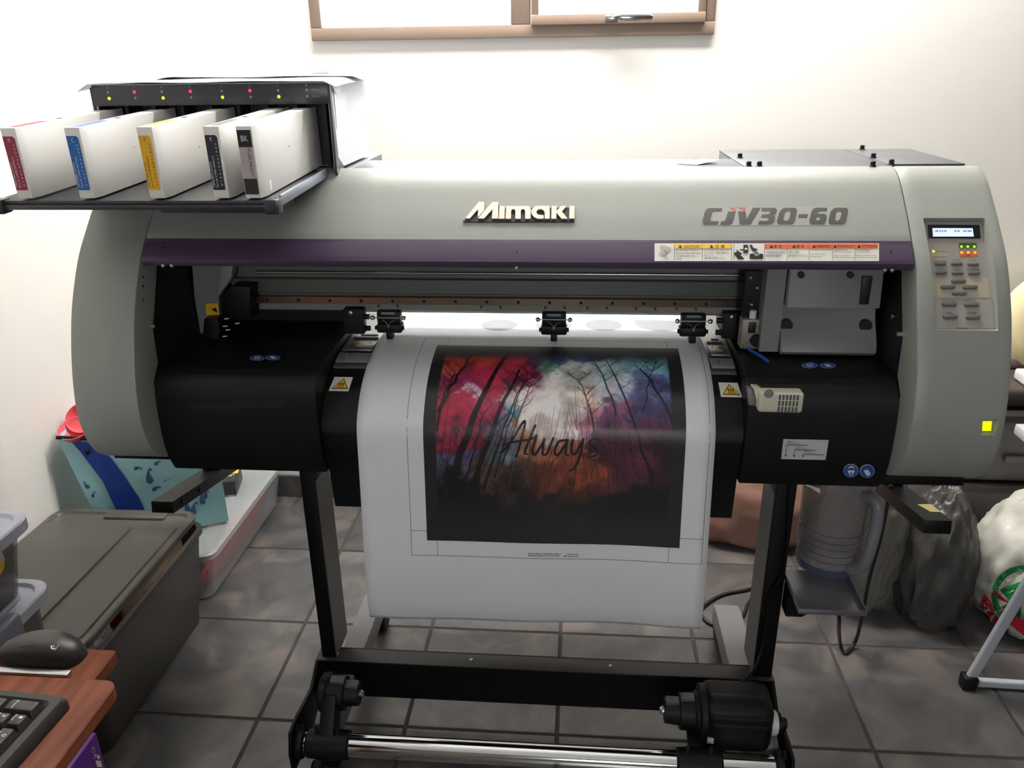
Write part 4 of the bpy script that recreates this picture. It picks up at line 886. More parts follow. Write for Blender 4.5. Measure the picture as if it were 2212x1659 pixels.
def paint(nx, ny):
    u, v = np.meshgrid(np.linspace(0, 1, nx), np.linspace(0, 1, ny))
    rng = np.random.RandomState(11)
    def vnoise(fx_, fy_):
        g = rng.rand(int(fy_)+3, int(fx_)+3); X = u*fx_; Y = v*fy_; i = X.astype(int); j = Y.astype(int); a = X-i; b = Y-j
        a = a*a*(3-2*a); b = b*b*(3-2*b)
        return (g[j, i]*(1-a)+g[j, i+1]*a)*(1-b)+(g[j+1, i]*(1-a)+g[j+1, i+1]*a)*b
    def fbm(f): return (vnoise(f, f)*.5+vnoise(2*f, 2*f)*.27+vnoise(4*f, 4*f)*.15+vnoise(9*f, 9*f)*.08)
    du = (fbm(6)-.5)*.24+(fbm(20)-.5)*.09+(fbm(45)-.5)*.05; dv = (fbm(6)-.5)*.20+(fbm(20)-.5)*.09+(fbm(45)-.5)*.05; U = u+du; V = v+dv
    blobs = [(.02,.0,.20,(58,54,54)),(.15,.03,.16,(66,58,58)),(.45,.02,.14,(62,52,74)),(.62,.04,.12,(64,60,112)),(.86,.05,.14,(66,72,120)),(.97,.06,.10,(90,92,104)),  # top row greyed, a gloss reflection painted into the picture
     (.12,.18,.10,(196,62,50)),(.22,.14,.09,(206,66,54)),(.33,.17,.08,(190,44,60)),(.27,.27,.09,(196,48,78)),(.16,.30,.10,(150,40,86)),(.10,.24,.06,(190,80,76)),(.38,.28,.08,(150,50,84)),(.42,.16,.06,(120,60,120)),
     (.09,.45,.08,(176,34,66)),(.20,.42,.07,(186,46,92)),(.13,.55,.07,(140,40,70)),(.16,.37,.04,(235,210,220)),
     (.52,.17,.06,(90,168,124)),(.49,.11,.05,(70,110,130)),(.47,.22,.05,(150,150,150)),(.60,.10,.05,(70,110,190)),
     (.63,.22,.08,(228,228,224)),(.72,.18,.08,(196,222,226)),(.80,.14,.08,(120,196,214)),(.90,.16,.08,(140,210,222)),(.95,.22,.06,(90,150,190)),(.72,.30,.08,(216,216,226)),(.82,.30,.08,(110,120,168)),(.93,.32,.08,(70,76,128)),(.88,.38,.08,(64,60,116)),
     (.40,.38,.08,(222,208,206)),(.48,.36,.09,(240,232,230)),(.56,.40,.09,(246,236,232)),(.62,.36,.06,(232,196,180)),(.46,.45,.09,(224,204,196)),(.36,.44,.05,(120,170,190)),(.65,.47,.07,(190,120,140)),
     (.76,.44,.07,(120,70,110)),(.80,.55,.09,(96,40,62)),(.90,.50,.09,(84,36,60)),(.93,.62,.1,(48,26,40)),(.72,.60,.07,(80,36,48)),
     (.42,.57,.07,(176,120,90)),(.52,.60,.07,(186,112,84)),(.58,.66,.07,(160,74,50)),(.50,.71,.07,(118,58,42)),(.62,.74,.07,(88,40,34)),(.68,.66,.06,(90,44,46)),(.40,.68,.07,(96,66,52)),
     (.30,.55,.06,(120,110,140)),(.26,.64,.06,(104,120,130)),(.22,.70,.06,(100,70,60)),(.13,.66,.05,(92,96,140)),(.08,.74,.05,(60,60,80)),(.34,.74,.07,(60,44,40)),
     (.1,.90,.16,(18,16,18)),(.35,.90,.14,(20,17,19)),(.6,.90,.14,(22,16,19)),(.85,.86,.16,(20,16,20)),(.5,1.0,.2,(24,23,25)),(.02,.5,.05,(60,40,50))]
    num = np.zeros((ny, nx, 3)); den = np.zeros((ny, nx))
    for bx, by, s_, c in blobs:
        w_ = np.exp(-((U-bx)**2+(V-by)**2)/(2*(s_*.42)**2))/s_+1e-12; num += w_[..., None]*np.array(c); den += w_
    img = num/den[..., None]
    img *= (.62+.76*fbm(18))[..., None]; g_ = img.mean(2, keepdims=True); img = np.clip(g_+(img-g_)*.95, 0, 255)
    ink = np.zeros((ny, nx))
    def stroke(pts, w0, w1, a=1.0, soft=1.0):
        P = [np.array(p, float) for p in pts]; N = len(P)-1
        for k in range(N):
            p, q = P[k], P[k+1]; r0 = w0+(w1-w0)*k/N; r1 = w0+(w1-w0)*(k+1)/N; R_ = max(r0, r1)*2+.004
            i0 = max(0, int((min(p[0], q[0])-R_)*nx)); i1 = min(nx, int((max(p[0], q[0])+R_)*nx)+2); j0 = max(0, int((min(p[1], q[1])-R_)*ny)); j1 = min(ny, int((max(p[1], q[1])+R_)*ny)+2)
            if i1 <= i0 or j1 <= j0: continue
            uu, vv = u[j0:j1, i0:i1], v[j0:j1, i0:i1]; d = q-p; L2 = (d@d)+1e-12
            t = np.clip(((uu-p[0])*d[0]+(vv-p[1])*d[1])/L2, 0, 1); dist = np.hypot(uu-p[0]-t*d[0], vv-p[1]-t*d[1]); rr = r0+(r1-r0)*t
            ink[j0:j1, i0:i1] = np.maximum(ink[j0:j1, i0:i1], a*np.clip((rr-dist)/(.0016*soft)+.5, 0, 1))
    rs = np.random.RandomState(5)
    def tree(x0, y0, x1, y1, w_, br=10, a=.9):
        n = 9; pts = [(x0+(x1-x0)*k/n+rs.uniform(-.006, .006), y0+(y1-y0)*k/n) for k in range(n+1)]; stroke(pts, w_, w_*.35, a)
        for _ in range(br):
            k = rs.randint(3, n+1); p = pts[k]; sg = rs.choice((-1, 1)); L_ = rs.uniform(.03, .10); q = (p[0]+sg*L_*.7, p[1]-L_*.9); m_ = ((p[0]+q[0])/2+rs.uniform(-.01, .01), (p[1]+q[1])/2)
            stroke([p, m_, q], .0018, .0006, a*.8)
            for _2 in range(3): r2 = (m_[0]+rs.uniform(-.04, .04), m_[1]-rs.uniform(.01, .05)); stroke([m_, r2], .001, .0005, a*.7)
    tree(.10, .74, .31, .07, .017, 10); tree(.20, .72, .36, .20, .012, 12); tree(.27, .70, .40, .22, .004, 14); tree(.30, .66, .44, .20, .003, 16); tree(.06, .42, .16, .10, .008, 10); tree(.05, .50, .10, .22, .006, 12); tree(.18, .74, .33, .30, .007, 8); tree(.23, .76, .38, .28, .006, 12); tree(.14, .80, .24, .42, .006, 10)
    tree(.96, .47, .84, .18, .007, 8); tree(.88, .70, .70, .10, .006, 14); tree(.74, .42, .64, .06, .004, 12); tree(.84, .40, .90, .10, .003, 10); tree(.66, .50, .60, .26, .004, 12)
    for k in range(5): x = .06+.05*k; stroke([(x, .78-.02*k), (x+.13, .48-.03*k)], .006, .002, .35)
    for _ in range(260):
        x = rs.uniform(.05, .66); y = rs.uniform(.55, .86); L_ = rs.uniform(.05, .20); stroke([(x, y), (x+rs.uniform(.0, .05), y-L_)], rs.uniform(.0008, .0022), .0005, rs.uniform(.25, .7))
    for _ in range(140):
        x = rs.uniform(.55, .95); y = rs.uniform(.45, .85); L_ = rs.uniform(.05, .2); stroke([(x, y), (x-rs.uniform(.0, .04), y-L_)], rs.uniform(.0008, .002), .0005, rs.uniform(.3, .7))
    img = img*(1-ink[..., None]*.92)+np.array((16, 13, 15))*ink[..., None]*.92
    # lettering brushed across the middle
    ink = np.zeros((ny, nx)); cx = lambda x, y: ((x-375)/1350.0, (y-150)/1020.0)
    for st_ in ([(780,750),(800,738),(850,680),(890,625),(905,615),(900,650),(870,745),(858,768)], [(795,716),(850,702),(930,690),(958,680)], [(958,632),(925,700),(905,748),(918,756)],
                [(965,672),(945,740),(960,756),(1000,702),(1006,688),(998,748),(1020,752),(1052,682)], [(1115,690),(1080,698),(1060,740),(1078,756),(1118,706),(1126,690),(1114,748),(1132,756)],
                [(1152,690),(1146,738),(1166,750),(1196,702),(1206,686),(1190,760),(1166,812),(1140,828)], [(1292,688),(1264,680),(1240,700),(1272,728),(1274,754),(1236,764)]):
        q = crom([cx(*p)+(0,) for p in st_], 5); stroke([(p.x, p.y) for p in q], .0050, .0040, 1.0)
    img = img*(1-ink[..., None])+np.array((18, 14, 14))*ink[..., None]
    st_ = rs.rand(ny, nx) > .9985; fade = ((v > .15) & (v < .9) & (u > .06) & (u < .95)); img[st_ & fade] = img[st_ & fade]*.5+110
    # dark border of the print, its soft top fade with painted gloss reflection
    bw = np.clip((np.minimum.reduce([u-.048, .948-u])+fbm(30)*.004)/.006, 0, 1)*np.clip((v-.04-fbm(8)*.05)/.08, 0, 1)*np.clip((.86-v+fbm(10)*.10)/.16, 0, 1)
    base = np.array((38, 38, 40))*np.ones_like(img)
    img = img*bw[..., None]+base*(1-bw[..., None])
    return np.clip(img, 0, 255)
NX, NY = 470, 440
art = grid_sheet('printed_image', ax0, ax1, aT, aB, NX, NY, .0009, vcol_mat('printed_ink', .38), ps)
art['label'] = 'dark bordered nebula and bare tree picture'
im = paint(NX+1, NY+1)/255.0; im = np.where(im <= .04045, im/12.92, ((im+.055)/1.055)**2.4)
ca = art.data.color_attributes.new('ink', 'FLOAT_COLOR', 'POINT')
ca.data.foreach_set('color', np.concatenate([im, np.ones((NY+1, NX+1, 1))], 2).astype(np.float32).ravel())

# ------------------------------------------------------------------ soft and moulded shapes
def rrect(x0, x1, y0, y1, r, n=5):
    out = []
    for cx, cy, a0 in ((x1-r, y0+r, -90), (x1-r, y1-r, 0), (x0+r, y1-r, 90), (x0+r, y0+r, 180)):
        for k in range(n+1): a = math.radians(a0+90*k/n); out.append((cx+r*math.cos(a), cy+r*math.sin(a)))
    return out
def loft(name, loops, m, parent=None, cap0=True, cap1=True, auto=40, loc=None, xf=None):
    n = len(loops[0]); vs = [Vector(p) for lp in loops for p in lp]; fs = []
    if xf is not None: vs = [xf @ v for v in vs]
    for i in range(len(loops)-1):
        for k in range(n): k2 = (k+1) % n; fs.append([i*n+k, i*n+k2, (i+1)*n+k2, (i+1)*n+k])
    if cap0: fs.append(list(range(n))[::-1])
    if cap1: fs.append([(len(loops)-1)*n+k for k in range(n)])
    return mk(name, vs, fs, m, parent, auto=auto, loc=loc)
def tub(name, b, t, z0, z1, m, parent, rim=.008, th=.003, r=.03):
    """open moulded box: b/t = bottom and top rectangles"""
    L = lambda q, g, z, rr: [(x, y, z) for x, y in rrect(q[0]-g, q[1]+g, q[2]-g, q[3]+g, rr)]
    lp = [L(b, -.006, z0, r*.8), L(b, 0, z0+.006, r), L(t, 0, z1-.014, r), L(t, rim, z1-.013, r+rim), L(t, rim, z1, r+rim), L(t, -th, z1, r), L(b, -th, z0+.006, r)]
    return loft(name, lp, m, parent)
def lid(name, q, z, m, parent, hgt=.016, r=.035, xf=None):
    L = lambda g, zz, rr: [(x, y, zz) for x, y in rrect(q[0]-g, q[1]+g, q[2]-g, q[3]+g, rr)]
    lp = [L(0, z-hgt, r), L(.003, z-hgt, r), L(.003, z-.003, r), L(0, z, r), L(-.012, z, r-.008), L(-.016, z-.006, r-.01)]
    return loft(name, lp, m, parent, cap0=False, xf=xf)
def blob(name, c, rad, m, parent=None, amp=.12, freq=3.0, seed=0, flat=.0, nu=48, nv=28, top=0.0, sharp=1.0, loc=None, power=1.0):
    """crumpled bag: radial noise with ridges, flattened at the base"""
    vs = []; fs = []; c = Vector(c); sd = Vector((seed*3.1, seed*1.7, seed*2.3))
    for j in range(nv+1):
        ph = math.pi*j/nv
        for i in range(nu):
            a = 2*math.pi*i/nu; d = Vector((math.sin(ph)*math.cos(a), math.sin(ph)*math.sin(a), math.cos(ph)))
            n1 = 1-abs(noise.noise(d*freq+sd))*2; n2 = 1-abs(noise.noise(d*freq*2.3+sd*1.3))*2
            k = 1+amp*(n1*.6+n2*.4-.4)
            e = Vector([math.copysign(abs(v)**power, v) for v in d])
            p = Vector((e.x*rad[0]*k, e.y*rad[1]*k, e.z*rad[2]*k))
            if top and p.z > 0: s_ = 1-top*(p.z/rad[2])**1.5; p.x *= s_; p.y *= s_
            if p.z < -rad[2]*(1-flat): p.z = -rad[2]*(1-flat)+(p.z+rad[2]*(1-flat))*.05
            vs.append(c+p)
    for j in range(nv):
        for i in range(nu): i2 = (i+1) % nu; fs.append([j*nu+i, j*nu+i2, (j+1)*nu+i2, (j+1)*nu+i][::-1])
    return mk(name, vs, fs, m, parent, smooth=True, loc=loc)
def project(o, f, eye=True):
    """photo coordinate -> point on the object's surface"""
    me = o.data; off = OFF[o]; bv = BVHTree.FromPolygons([v.co+off for v in me.vertices], [list(p.vertices) for p in me.polygons])
    def g(x, y):
        d = ray(x, y).normalized(); h_ = bv.ray_cast(CAM, d)
        if h_[0] is None: q = bv.find_nearest(f(x, y)); return q[0]-d*.003
        return h_[0]-d*.003
    return g

# ------------------------------------------------------------------ left: storage boxes, bag, desk
GBOX = mat('smoky_clear_plastic', (74, 69, 66), .35, var=.05, scale=8, alpha=.93); GLID = mat('smoky_clear_lid', (92, 89, 84), .35, var=.06, scale=6, alpha=.84)
MILK = mat('milky_clear_plastic', (188, 192, 194), .35, var=.04, alpha=.38); LIDB = mat('cloudy_white_lid', (196, 200, 216), .3, var=.03, alpha=.93)
CLR = mat('dark_clear_plastic', (110, 100, 98), .25, var=.06, alpha=.55)
bx = empty('storage_box', (-1.13, 1.44, 0), 'large smoky clear storage box with its lid ajar beside the wall', 'storage box')
tub('body', (-1.292, -.968, 1.205, 1.665), (-1.318, -.938, 1.185, 1.690), 0.0005, .272, GBOX, bx)
xfl = Matrix.Translation((-1.145, 1.70, .292)) @ Matrix.Rotation(math.radians(1.2), 4, 'Z') @ Matrix.Rotation(math.radians(-1.6), 4, 'X') @ Matrix.Translation((1.145, -1.70, -.292))
ld = lid('lid', (-1.328, -.958, 1.176, 1.712), .292, GLID, bx, xf=xfl); ld['label'] = 'smoky clear lid pushed aside'
loft('lid_panel', [[(x, y, .286+dz) for x, y in rrect(-1.32+g, -1.09-g*.5, 1.186+g, 1.655-g, .03)] for g, dz in ((0, 0), (.003, .006), (.010, .006))], GLID, ld, xf=xfl, cap0=False)
loft('lid_panel', [[(x, y, .286+dz) for x, y in rrect(-1.075+g, -.975-g, 1.186+g, 1.655-g, .03)] for g, dz in ((0, 0), (.003, .005), (.008, .005))], GLID, ld, xf=xfl, cap0=False)
box('lid_tab', -1.19, -1.03, 1.672, 1.706, .283, .294, GLID, ld, bev=.006, xf=xfl)
tag(blob('plastic_bag', (-1.015, 1.27, .232), (.045, .070, .038), mat('white_thin_plastic', (226, 226, 228), .3, var=.03), amp=.35, freq=2.5, seed=2), 'crumpled white plastic bag in the smoky box under its lid', 'bag')
tag(box('packet', -1.04, -.982, 1.38, 1.66, .10, .258, mat('beige_card', (206, 180, 150), .6, var=.08), bev=.006), 'beige packet standing in the smoky box', 'packet')
tag(box('packet', -1.04, -.982, 1.325, 1.372, .10, .255, mat('dark_red_wrapper', (120, 24, 22), .35, var=.1), bev=.006), 'dark red packet standing in the smoky box', 'packet')
tag(box('paper_stack', -1.05, -.980, 1.215, 1.315, .05, .230, mat('off_white_paper', (214, 210, 214), .6), bev=.002), 'stack of white paper in the smoky box', 'paper')
tag(blob('clothing_bundle', (-1.16, 1.45, .12), (.13, .19, .11), mat('dull_red_cloth', (120, 70, 66), .8, var=.2, scale=6), amp=.2, seed=8, flat=.2), 'dull red bundle inside the smoky box', 'bundle')
# stacked boxes at the left edge
def crate(z0, z1, zl, label, xr, yb, cont, ccol):
    t = empty('storage_box', (-1.16, .95, z0), label, 'storage box', 'stacked boxes at the left edge')
    tub('body', (-1.315, xr-.028, .76, yb-.028), (-1.33, xr-.012, .745, yb-.012), z0+.0005, z1, CLR, t, r=.035)
    l_ = lid('lid', (-1.338, xr, .735, yb), zl, LIDB, t, hgt=.022, r=.04)
    loft('lid_panel', [[(x, y, zl-.004+dz) for x, y in rrect(-1.32+g, xr-.03-g, .765+g, yb-.03-g, .03)] for g, dz in ((0, 0), (.004, .007), (.012, .007))], LIDB, l_, cap0=False)
    tag(blob('bundle', (-1.16, .95, (z0+z1)/2-.01), (.13, .17, (z1-z0)*.42), mat(cont, ccol, .7, var=.3, scale=9), amp=.18, seed=int(z0*100), flat=.1), '%s inside the %s' % (('dark bundle' if z0 < .2 else 'brown wrapped bundle'), 'lower stacked box at the left edge' if z0 < .2 else 'upper stacked box at the left edge'), 'bundle')
    return t
lo_ = crate(0.0, .455, .470, 'lower clear storage box with a cloudy lid at the left edge', -.958, 1.172, 'navy_cloth', (40, 42, 66))
up_ = crate(.471, .605, .620, 'upper clear storage box with a cloudy lid at the left edge', -.958, 1.168, 'brown_wrapping', (150, 100, 72))
box('lid_clip', -.972, -.950, .86, 1.07, .430, .478, mat('clear_grey_clip', (120, 124, 140), .3), lo_, bev=.006)
box('lid_clip', -.971, -.949, .86, 1.07, .585, .630, LIDB, up_, bev=.006)
f_ = lambda x, y: onX(x, y, -.9625)
decal('yellow_logo', [[(-2, 1210), (6, 1196), (10, 1206), (9, 1226), (3, 1240), (-2, 1243)]], f_, YEL, up_)
# shallow milky tub with lid, behind the big box
mt = empty('storage_tub', (-1.13, 1.98, 0), 'long shallow milky tub with its lid by the back wall', 'storage tub')
tub('body', (-1.315, -.975, 1.735, 2.262), (-1.325, -.955, 1.722, 2.275), .0005, .148, MILK, mt)
lid('lid', (-1.336, -.942, 1.712, 2.288), .160, mat('milky_clear_lid', (176, 180, 182), .3, var=.04, alpha=.6), mt, hgt=.018)
tag(blob('red_cloth', (-1.0, 1.98, .052), (.016, .23, .045), mat('red_cloth', (196, 60, 50), .8, var=.15), amp=.25, seed=4), 'red cloth inside the milky tub', 'cloth')
tag(blob('white_cloth', (-1.15, 2.0, .07), (.10, .22, .055), mat('white_cloth', (210, 208, 204), .8, var=.1), amp=.2, seed=5), 'white cloth inside the milky tub', 'cloth')
ZL = .1605
yb_ = empty('product_carton', onZ(486, 1070, ZL), 'small black and yellow carton on the milky tub lid', 'carton')
o = OFF[yb_]; xr_ = Matrix.Translation(o) @ Matrix.Rotation(math.radians(12), 4, 'Z') @ Matrix.Translation(-o)
BKC = mat('black_card', (40, 38, 38), .4)
box('carton_body', o.x-.042, o.x+.034, o.y, o.y+.10, o.z, o.z+.045, BKC, yb_, bev=.001, xf=xr_)
tf = lambda e: (lambda a, b: xr_ @ Vector((o.x-.042+.076*a, o.y+.10*b, o.z+.045+e)))
decal('yellow_print', [rect(.0, .0, .45, .5)], tf(.0004), YEL, yb_); decal('yellow_print', [rect(.0, .5, 1, 1)], tf(.0004), YEL, yb_)
text('carton_text', 'TOW', [(.25, .78), (.8, .78), (.8, .55), (.25, .55)], tf(.0008), BKC, yb_)
decal('white_print', [rect(.52, .40, .9, .43)], tf(.0008), LBL, yb_); decal('white_print', [rect(.52, .33, .8, .36)], tf(.0008), LBL, yb_)
# blue shopping bag
GY = 1.86
sb_ = empty('shopping_bag', onZ(350, 1150, ZL), 'light blue shopping bag with dark blue straps and moustache print', 'bag')
BAGB = mat('light_blue_woven', (168, 220, 228), .45, var=.08, scale=12, bump=.3, bscale=30); BAGD = mat('royal_blue_woven', (32, 66, 160), .45, var=.1); MUS = mat('moustache_blue', (52, 96, 150), .5)
GL = 1.742; bl = onY(232, 1130, GL); br_ = onY(484, 1112, GY); tl = onY(122, 945, GL); tr_ = onY(410, 930, GY-.04)
z0 = ZL+.001
lo0 = [(bl.x, GL, z0), (br_.x, GY+.02, z0), (br_.x-.13, GY+.13, z0), (bl.x, GL+.2, z0)]
mid = [(bl.x-.045, GL-.004, .34), (br_.x+.01, GY, .34), (br_.x-.12, GY+.13, .34), (bl.x-.05, GL+.2, .34)]
hi = [(tl.x, GL, tl.z), (tr_.x, GY-.04, tr_.z), (tr_.x-.11, GY+.12, tr_.z), (tl.x-.005, GL+.2, tl.z+.02)]
def rs_(lp, n=10): return [tuple(Vector(lp[i]).lerp(Vector(lp[(i+1) % 4]), k/n)) for i in range(4) for k in range(n)]
lps = []
for t in np.linspace(0, 1, 14):
    a = [Vector(p).lerp(Vector(q), t*2) if t < .5 else Vector(q).lerp(Vector(r), t*2-1) for p, q, r in zip(lo0, mid, hi)]
    lps.append([tuple(Vector(p)+Vector((0, -.012*math.sin(3.14*(k/10 % 1))*math.sin(3.14*t)+.006*noise.noise(Vector(p)*9), 0))) for k, p in enumerate(rs_(a))])
bag = loft('bag_body', lps, BAGB, sb_, cap1=False, auto=60)
pj = project(bag, lambda x, y: onY(x, y, GY))
decal('corner_strap', [[(180+(1-k)*0, 0) for k in ()] or [(150, 950), (175, 978), (222, 1040), (250, 1100), (262, 1120), (318, 1112), (300, 1075), (270, 1030), (240, 990), (205, 958)]], pj, BAGD, sb_, 3)
def moust(cx, cy, s_, rot=0.0):
    P = [(0, -1.0), (.25, -.9), (.3, -.6), (.15, -.62), (.08, -.75), (-.05, -.6), (.0, -.2), (.35, .2), (.5, .6), (.3, .95), (-.1, 1.0), (-.4, .75), (-.45, .3), (-.35, -.3), (-.2, -.8)]
    c, s2 = math.cos(rot), math.sin(rot); decal('moustache_print', [[(cx+s_*(x*c-y*s2), cy+s_*(x*s2+y*c)) for x, y in P]], pj, MUS, sb_, 1)
for a in ((323, 1028, 17), (338, 1055, 10, 1.2), (298, 1012, 9, 1.6), (405, 1092, 14), (420, 1098, 15, .3), (438, 1075, 15, .1), (446, 1068, 10, .4), (186, 1048, 9, -.6), (202, 1068, 7, .5), (340, 1000, 8, 1.0)): moust(*a)
text('bag_text', '"No', [(350, 1045), (366, 1036), (368, 1030), (352, 1039)][::-1], pj, MUS, sb_)
hq = onY(150, 872, 1.84)
tube('bag_handle', [(tl.x+.012, GL+.16, tl.z-.01), (tl.x+.025, GL+.17, tl.z+.045), (hq.x+.045, 1.92, hq.z+.01), (hq.x+.09, 1.92, hq.z+.05), (hq.x+.16, 1.83, hq.z-.02), (hq.x+.19, 1.82, tl.z-.02)], .007, BAGD, sb_, n=8)
tube('zip_edge', [(tl.x+.004, GL-.006, tl.z+.003), (tl.x+.04, GL+.004, tl.z-.002), (tl.x+.11, GL+.025, tl.z-.012), (tr_.x, GY-.045, tr_.z)], .005, BLK, sb_, n=8)
lathe('zip_pull', [(.004, 0), (.006, .003), (.006, .012), (.003, .016)], pj(188, 968)+Vector((0, -.004, -.016)), (0, 0, 1), BLK, sb_, n=10)
PINK = mat('pink_plastic', (226, 96, 104), .3, var=.04)
def bowl(c, r, hh, ax, label):
    return tag(lathe('plastic_bowl', [(r*.45, 0), (r*.5, .002), (r*.85, hh*.5), (r, hh), (r*.96, hh), (r*.8, hh*.5), (r*.45, .006), (1e-6, .006)], c, ax, PINK, n=28, auto=50), label, 'bowl')
bq = onY(156, 930, 1.785); bowl((bq.x+.018, 1.785, bq.z-.018), .044, .034, (.0, -.35, 1), 'pink plastic bowl lying lowest in the blue bag')
bq = onY(172, 908, 1.83); bowl((bq.x+.018, 1.835, bq.z-.006), .042, .036, (.15, -.75, .7), 'pink plastic bowl propped up higher in the blue bag')
bq = onY(178, 905, 1.85); tag(blob('orange_pouch', (bq.x+.05, 1.85, bq.z+.005), (.035, .03, .03), mat('orange_foil', (206, 120, 30), .3, var=.2), amp=.2, seed=9), 'orange pouch behind the pink bowls in the blue bag', 'pouch')
bq = onY(175, 893, 1.90); tag(blob('plastic_bag', (bq.x+.03, 1.90, bq.z), (.05, .03, .035), mat('grey_thin_plastic', (200, 196, 204), .3), amp=.4, seed=10), 'thin pale plastic bag at the back of the blue bag', 'bag')
tag(blob('stuffing', (tl.x+.17, GL+.12, tl.z-.14), (.11, .05, .12), mat('dark_cloth', (60, 54, 56), .9), amp=.15, seed=11), 'dark cloth filling the blue bag', 'cloth')
# desk boards, mouse, keyboard
KZ, MZ = .70, .66
dk = empty('computer_desk', (-.70, .50, 0), 'red brown wooden computer desk corner at lower left', 'desk')
kx1_ = onZ(235, 1500, KZ).x; ky1_ = onZ(200, 1466, KZ).y
loft('desk_top', [[(x, y, z) for x, y in rrect(-1.30, kx1_-g, .05, ky1_-g, .016)] for z, g in ((KZ-.018, .0015), (KZ-.0165, 0), (KZ-.0015, 0), (KZ, .0015))], WOOD, dk)
mx1 = onZ(250, 1408, MZ).x; my1 = onZ(140, 1399, MZ).y; mx0 = onZ(20, 1392, MZ).x
loft('mouse_shelf', [[(x, y, z) for x, y in rrect(mx0, mx1-g, .40, my1-g, .006)] for z, g in ((MZ-.018, .001), (MZ-.017, 0), (MZ-.001, 0), (MZ, .001))], WOOD, dk)
box('desk_side', kx1_-.045, kx1_-.027, .12, .55, 0.001, KZ-.018, WOOD, dk)
box('desk_side', -1.29, -1.272, .08, ky1_-.01, 0.001, KZ-.018, WOOD, dk)
box('shelf_runner', mx1-.036, mx1-.022, .42, ky1_-.02, MZ+.0002, KZ-.018, SIL, dk, bev=.001)
ra_ = onZ(0, 1452, MZ+.004); rb2 = onZ(152, 1455, MZ+.004); m_y = onZ(80, 1450, MZ).y
tag(prism('steel_ruler', [(rb2.x-.13, m_y-.012, MZ+.0004), (rb2.x, m_y-.012, MZ+.0004), (rb2.x, m_y-.003, MZ+.0004), (rb2.x-.13, m_y-.003, MZ+.0004)], (0, 0, .007), SIL, bev=.0008), 'steel strip lying in front of the mouse', 'ruler')
m_c = onZ(66, 1450, MZ)+Vector((0, .026, 0)); mo_ = empty('computer_mouse', (m_c.x, m_c.y, MZ), 'black computer mouse with a round white logo on the wooden shelf', 'mouse')
vs = []; fs = []; NU, NV = 36, 14; ML, MW, MH = .055, .0255, .031
for j in range(NV+1):
    ph = (math.pi/2)*j/NV
    for i in range(NU):
        a = 2*math.pi*i/NU; cx, sx = math.cos(a), math.sin(a)
        L_ = ML*(1.0 if cx > 0 else 1.06); w_ = MW*(1.0+.10*cx); x = L_*math.copysign(abs(cx)**.85, cx)*math.cos(ph)**.55; y = w_*math.copysign(abs(sx)**.85, sx)*math.cos(ph)**.5
        z = MH*math.sin(ph)*(1-.28*max(0, -x/ML)**1.3-.15*max(0, x/ML)**2); vs.append((m_c.x+x, m_c.y+y, MZ+.0008+z))
for j in range(NV):
    for i in range(NU): i2 = (i+1) % NU; fs.append([j*NU+i, j*NU+i2, (j+1)*NU+i2, (j+1)*NU+i])
fs.append(list(range(NU))[::-1])
MBL = mat('satin_black_mouse', (36, 36, 36), .38, var=.05)
msh = mk('shell', vs, fs, MBL, mo_, auto=60)
pm = project(msh, lambda x, y: onZ(x, y, MZ+.03))
decal('logo_print', [[(109, 1396), (113, 1393), (112, 1398), (117, 1401), (120, 1398), (119, 1402), (114, 1403), (110, 1401)]], pm, LBL, mo_); decal('logo_print', [disc(116, 1395.5, 1.6, 1.3)], pm, LBL, mo_)
text('logo_text', 'Logitech', [(119, 1406), (129, 1393), (126, 1392), (116, 1405)][::-1], pm, LBL, mo_)
tube('button_seam', [pm(75, 1393.5), pm(60, 1396), pm(42, 1398)], .0005, INKBLK, mo_, n=5, spl=2)
# keyboard: long axis towards the desk's left, number pad end at the corner
kc = onZ(152, 1502, KZ+.018); kb = empty('computer_keyboard', (kc.x, kc.y, KZ), 'black computer keyboard with white key legends on the wooden desk', 'keyboard')
KBL = mat('black_keyboard', (30, 29, 28), .5, var=.08); KCAP = mat('black_key_cap', (40, 39, 38), .5, var=.06); KLEG = mat('key_legend', (214, 214, 206), .5)
# local frame: right edge of the keyboard faces the back (a), keys run along b
A0 = onZ(0, 1481, KZ+.018); A1 = onZ(150, 1497, KZ+.018); A2 = onZ(8, 1659, KZ+.018)
ex = (A1-A0).normalized(); ey = Vector((ex.y, -ex.x, 0))                   # ex: across rows to the right, ey: towards the viewer
K = lambda a, b, z: Vector((A1.x, A1.y, KZ))+ex*a+ey*b+Vector((0, 0, z))
lp = lambda g, z: [K(x, y, z) for x, y in rrect(-.165+g, .0-g, .0+g, .42-g, .008)]
kcs = loft('case', [lp(0, .0006), lp(0, .010), lp(.004, .016), lp(.012, .017), lp(.016, .0125)], KBL, kb)
P_ = .019
def key(a, b, wa, wb, leg=None, leg2=None):
    q = lambda g, z: [K(x, y, z) for x, y in rrect(a-wa+.0008+g, a-.0008-g, b+.0008+g, b+wb-.0008-g, .0015)]
    k = loft('key', [q(0, .0128), q(.0022, .0205), q(.003, .021)], KCAP, kb)
    def lt(s_, u, v, h_, w_): text('key_legend', s_, [(a-wa*(1-u), b+wb*v), (a-wa*(1-u), b+wb*v+w_), (a-wa*(1-u)-h_, b+wb*v+w_), (a-wa*(1-u)-h_, b+wb*v)][0:4], lambda x, y: K(x, y, .0214), KLEG, k)
    if leg: lt(leg, .75, .28, .0042, .0034 if len(leg) < 3 else .009)
    if leg2: lt(leg2, .34, .22, .0026, .0030*max(1, len(leg2)*.8))
a0, b0 = -.018, .016
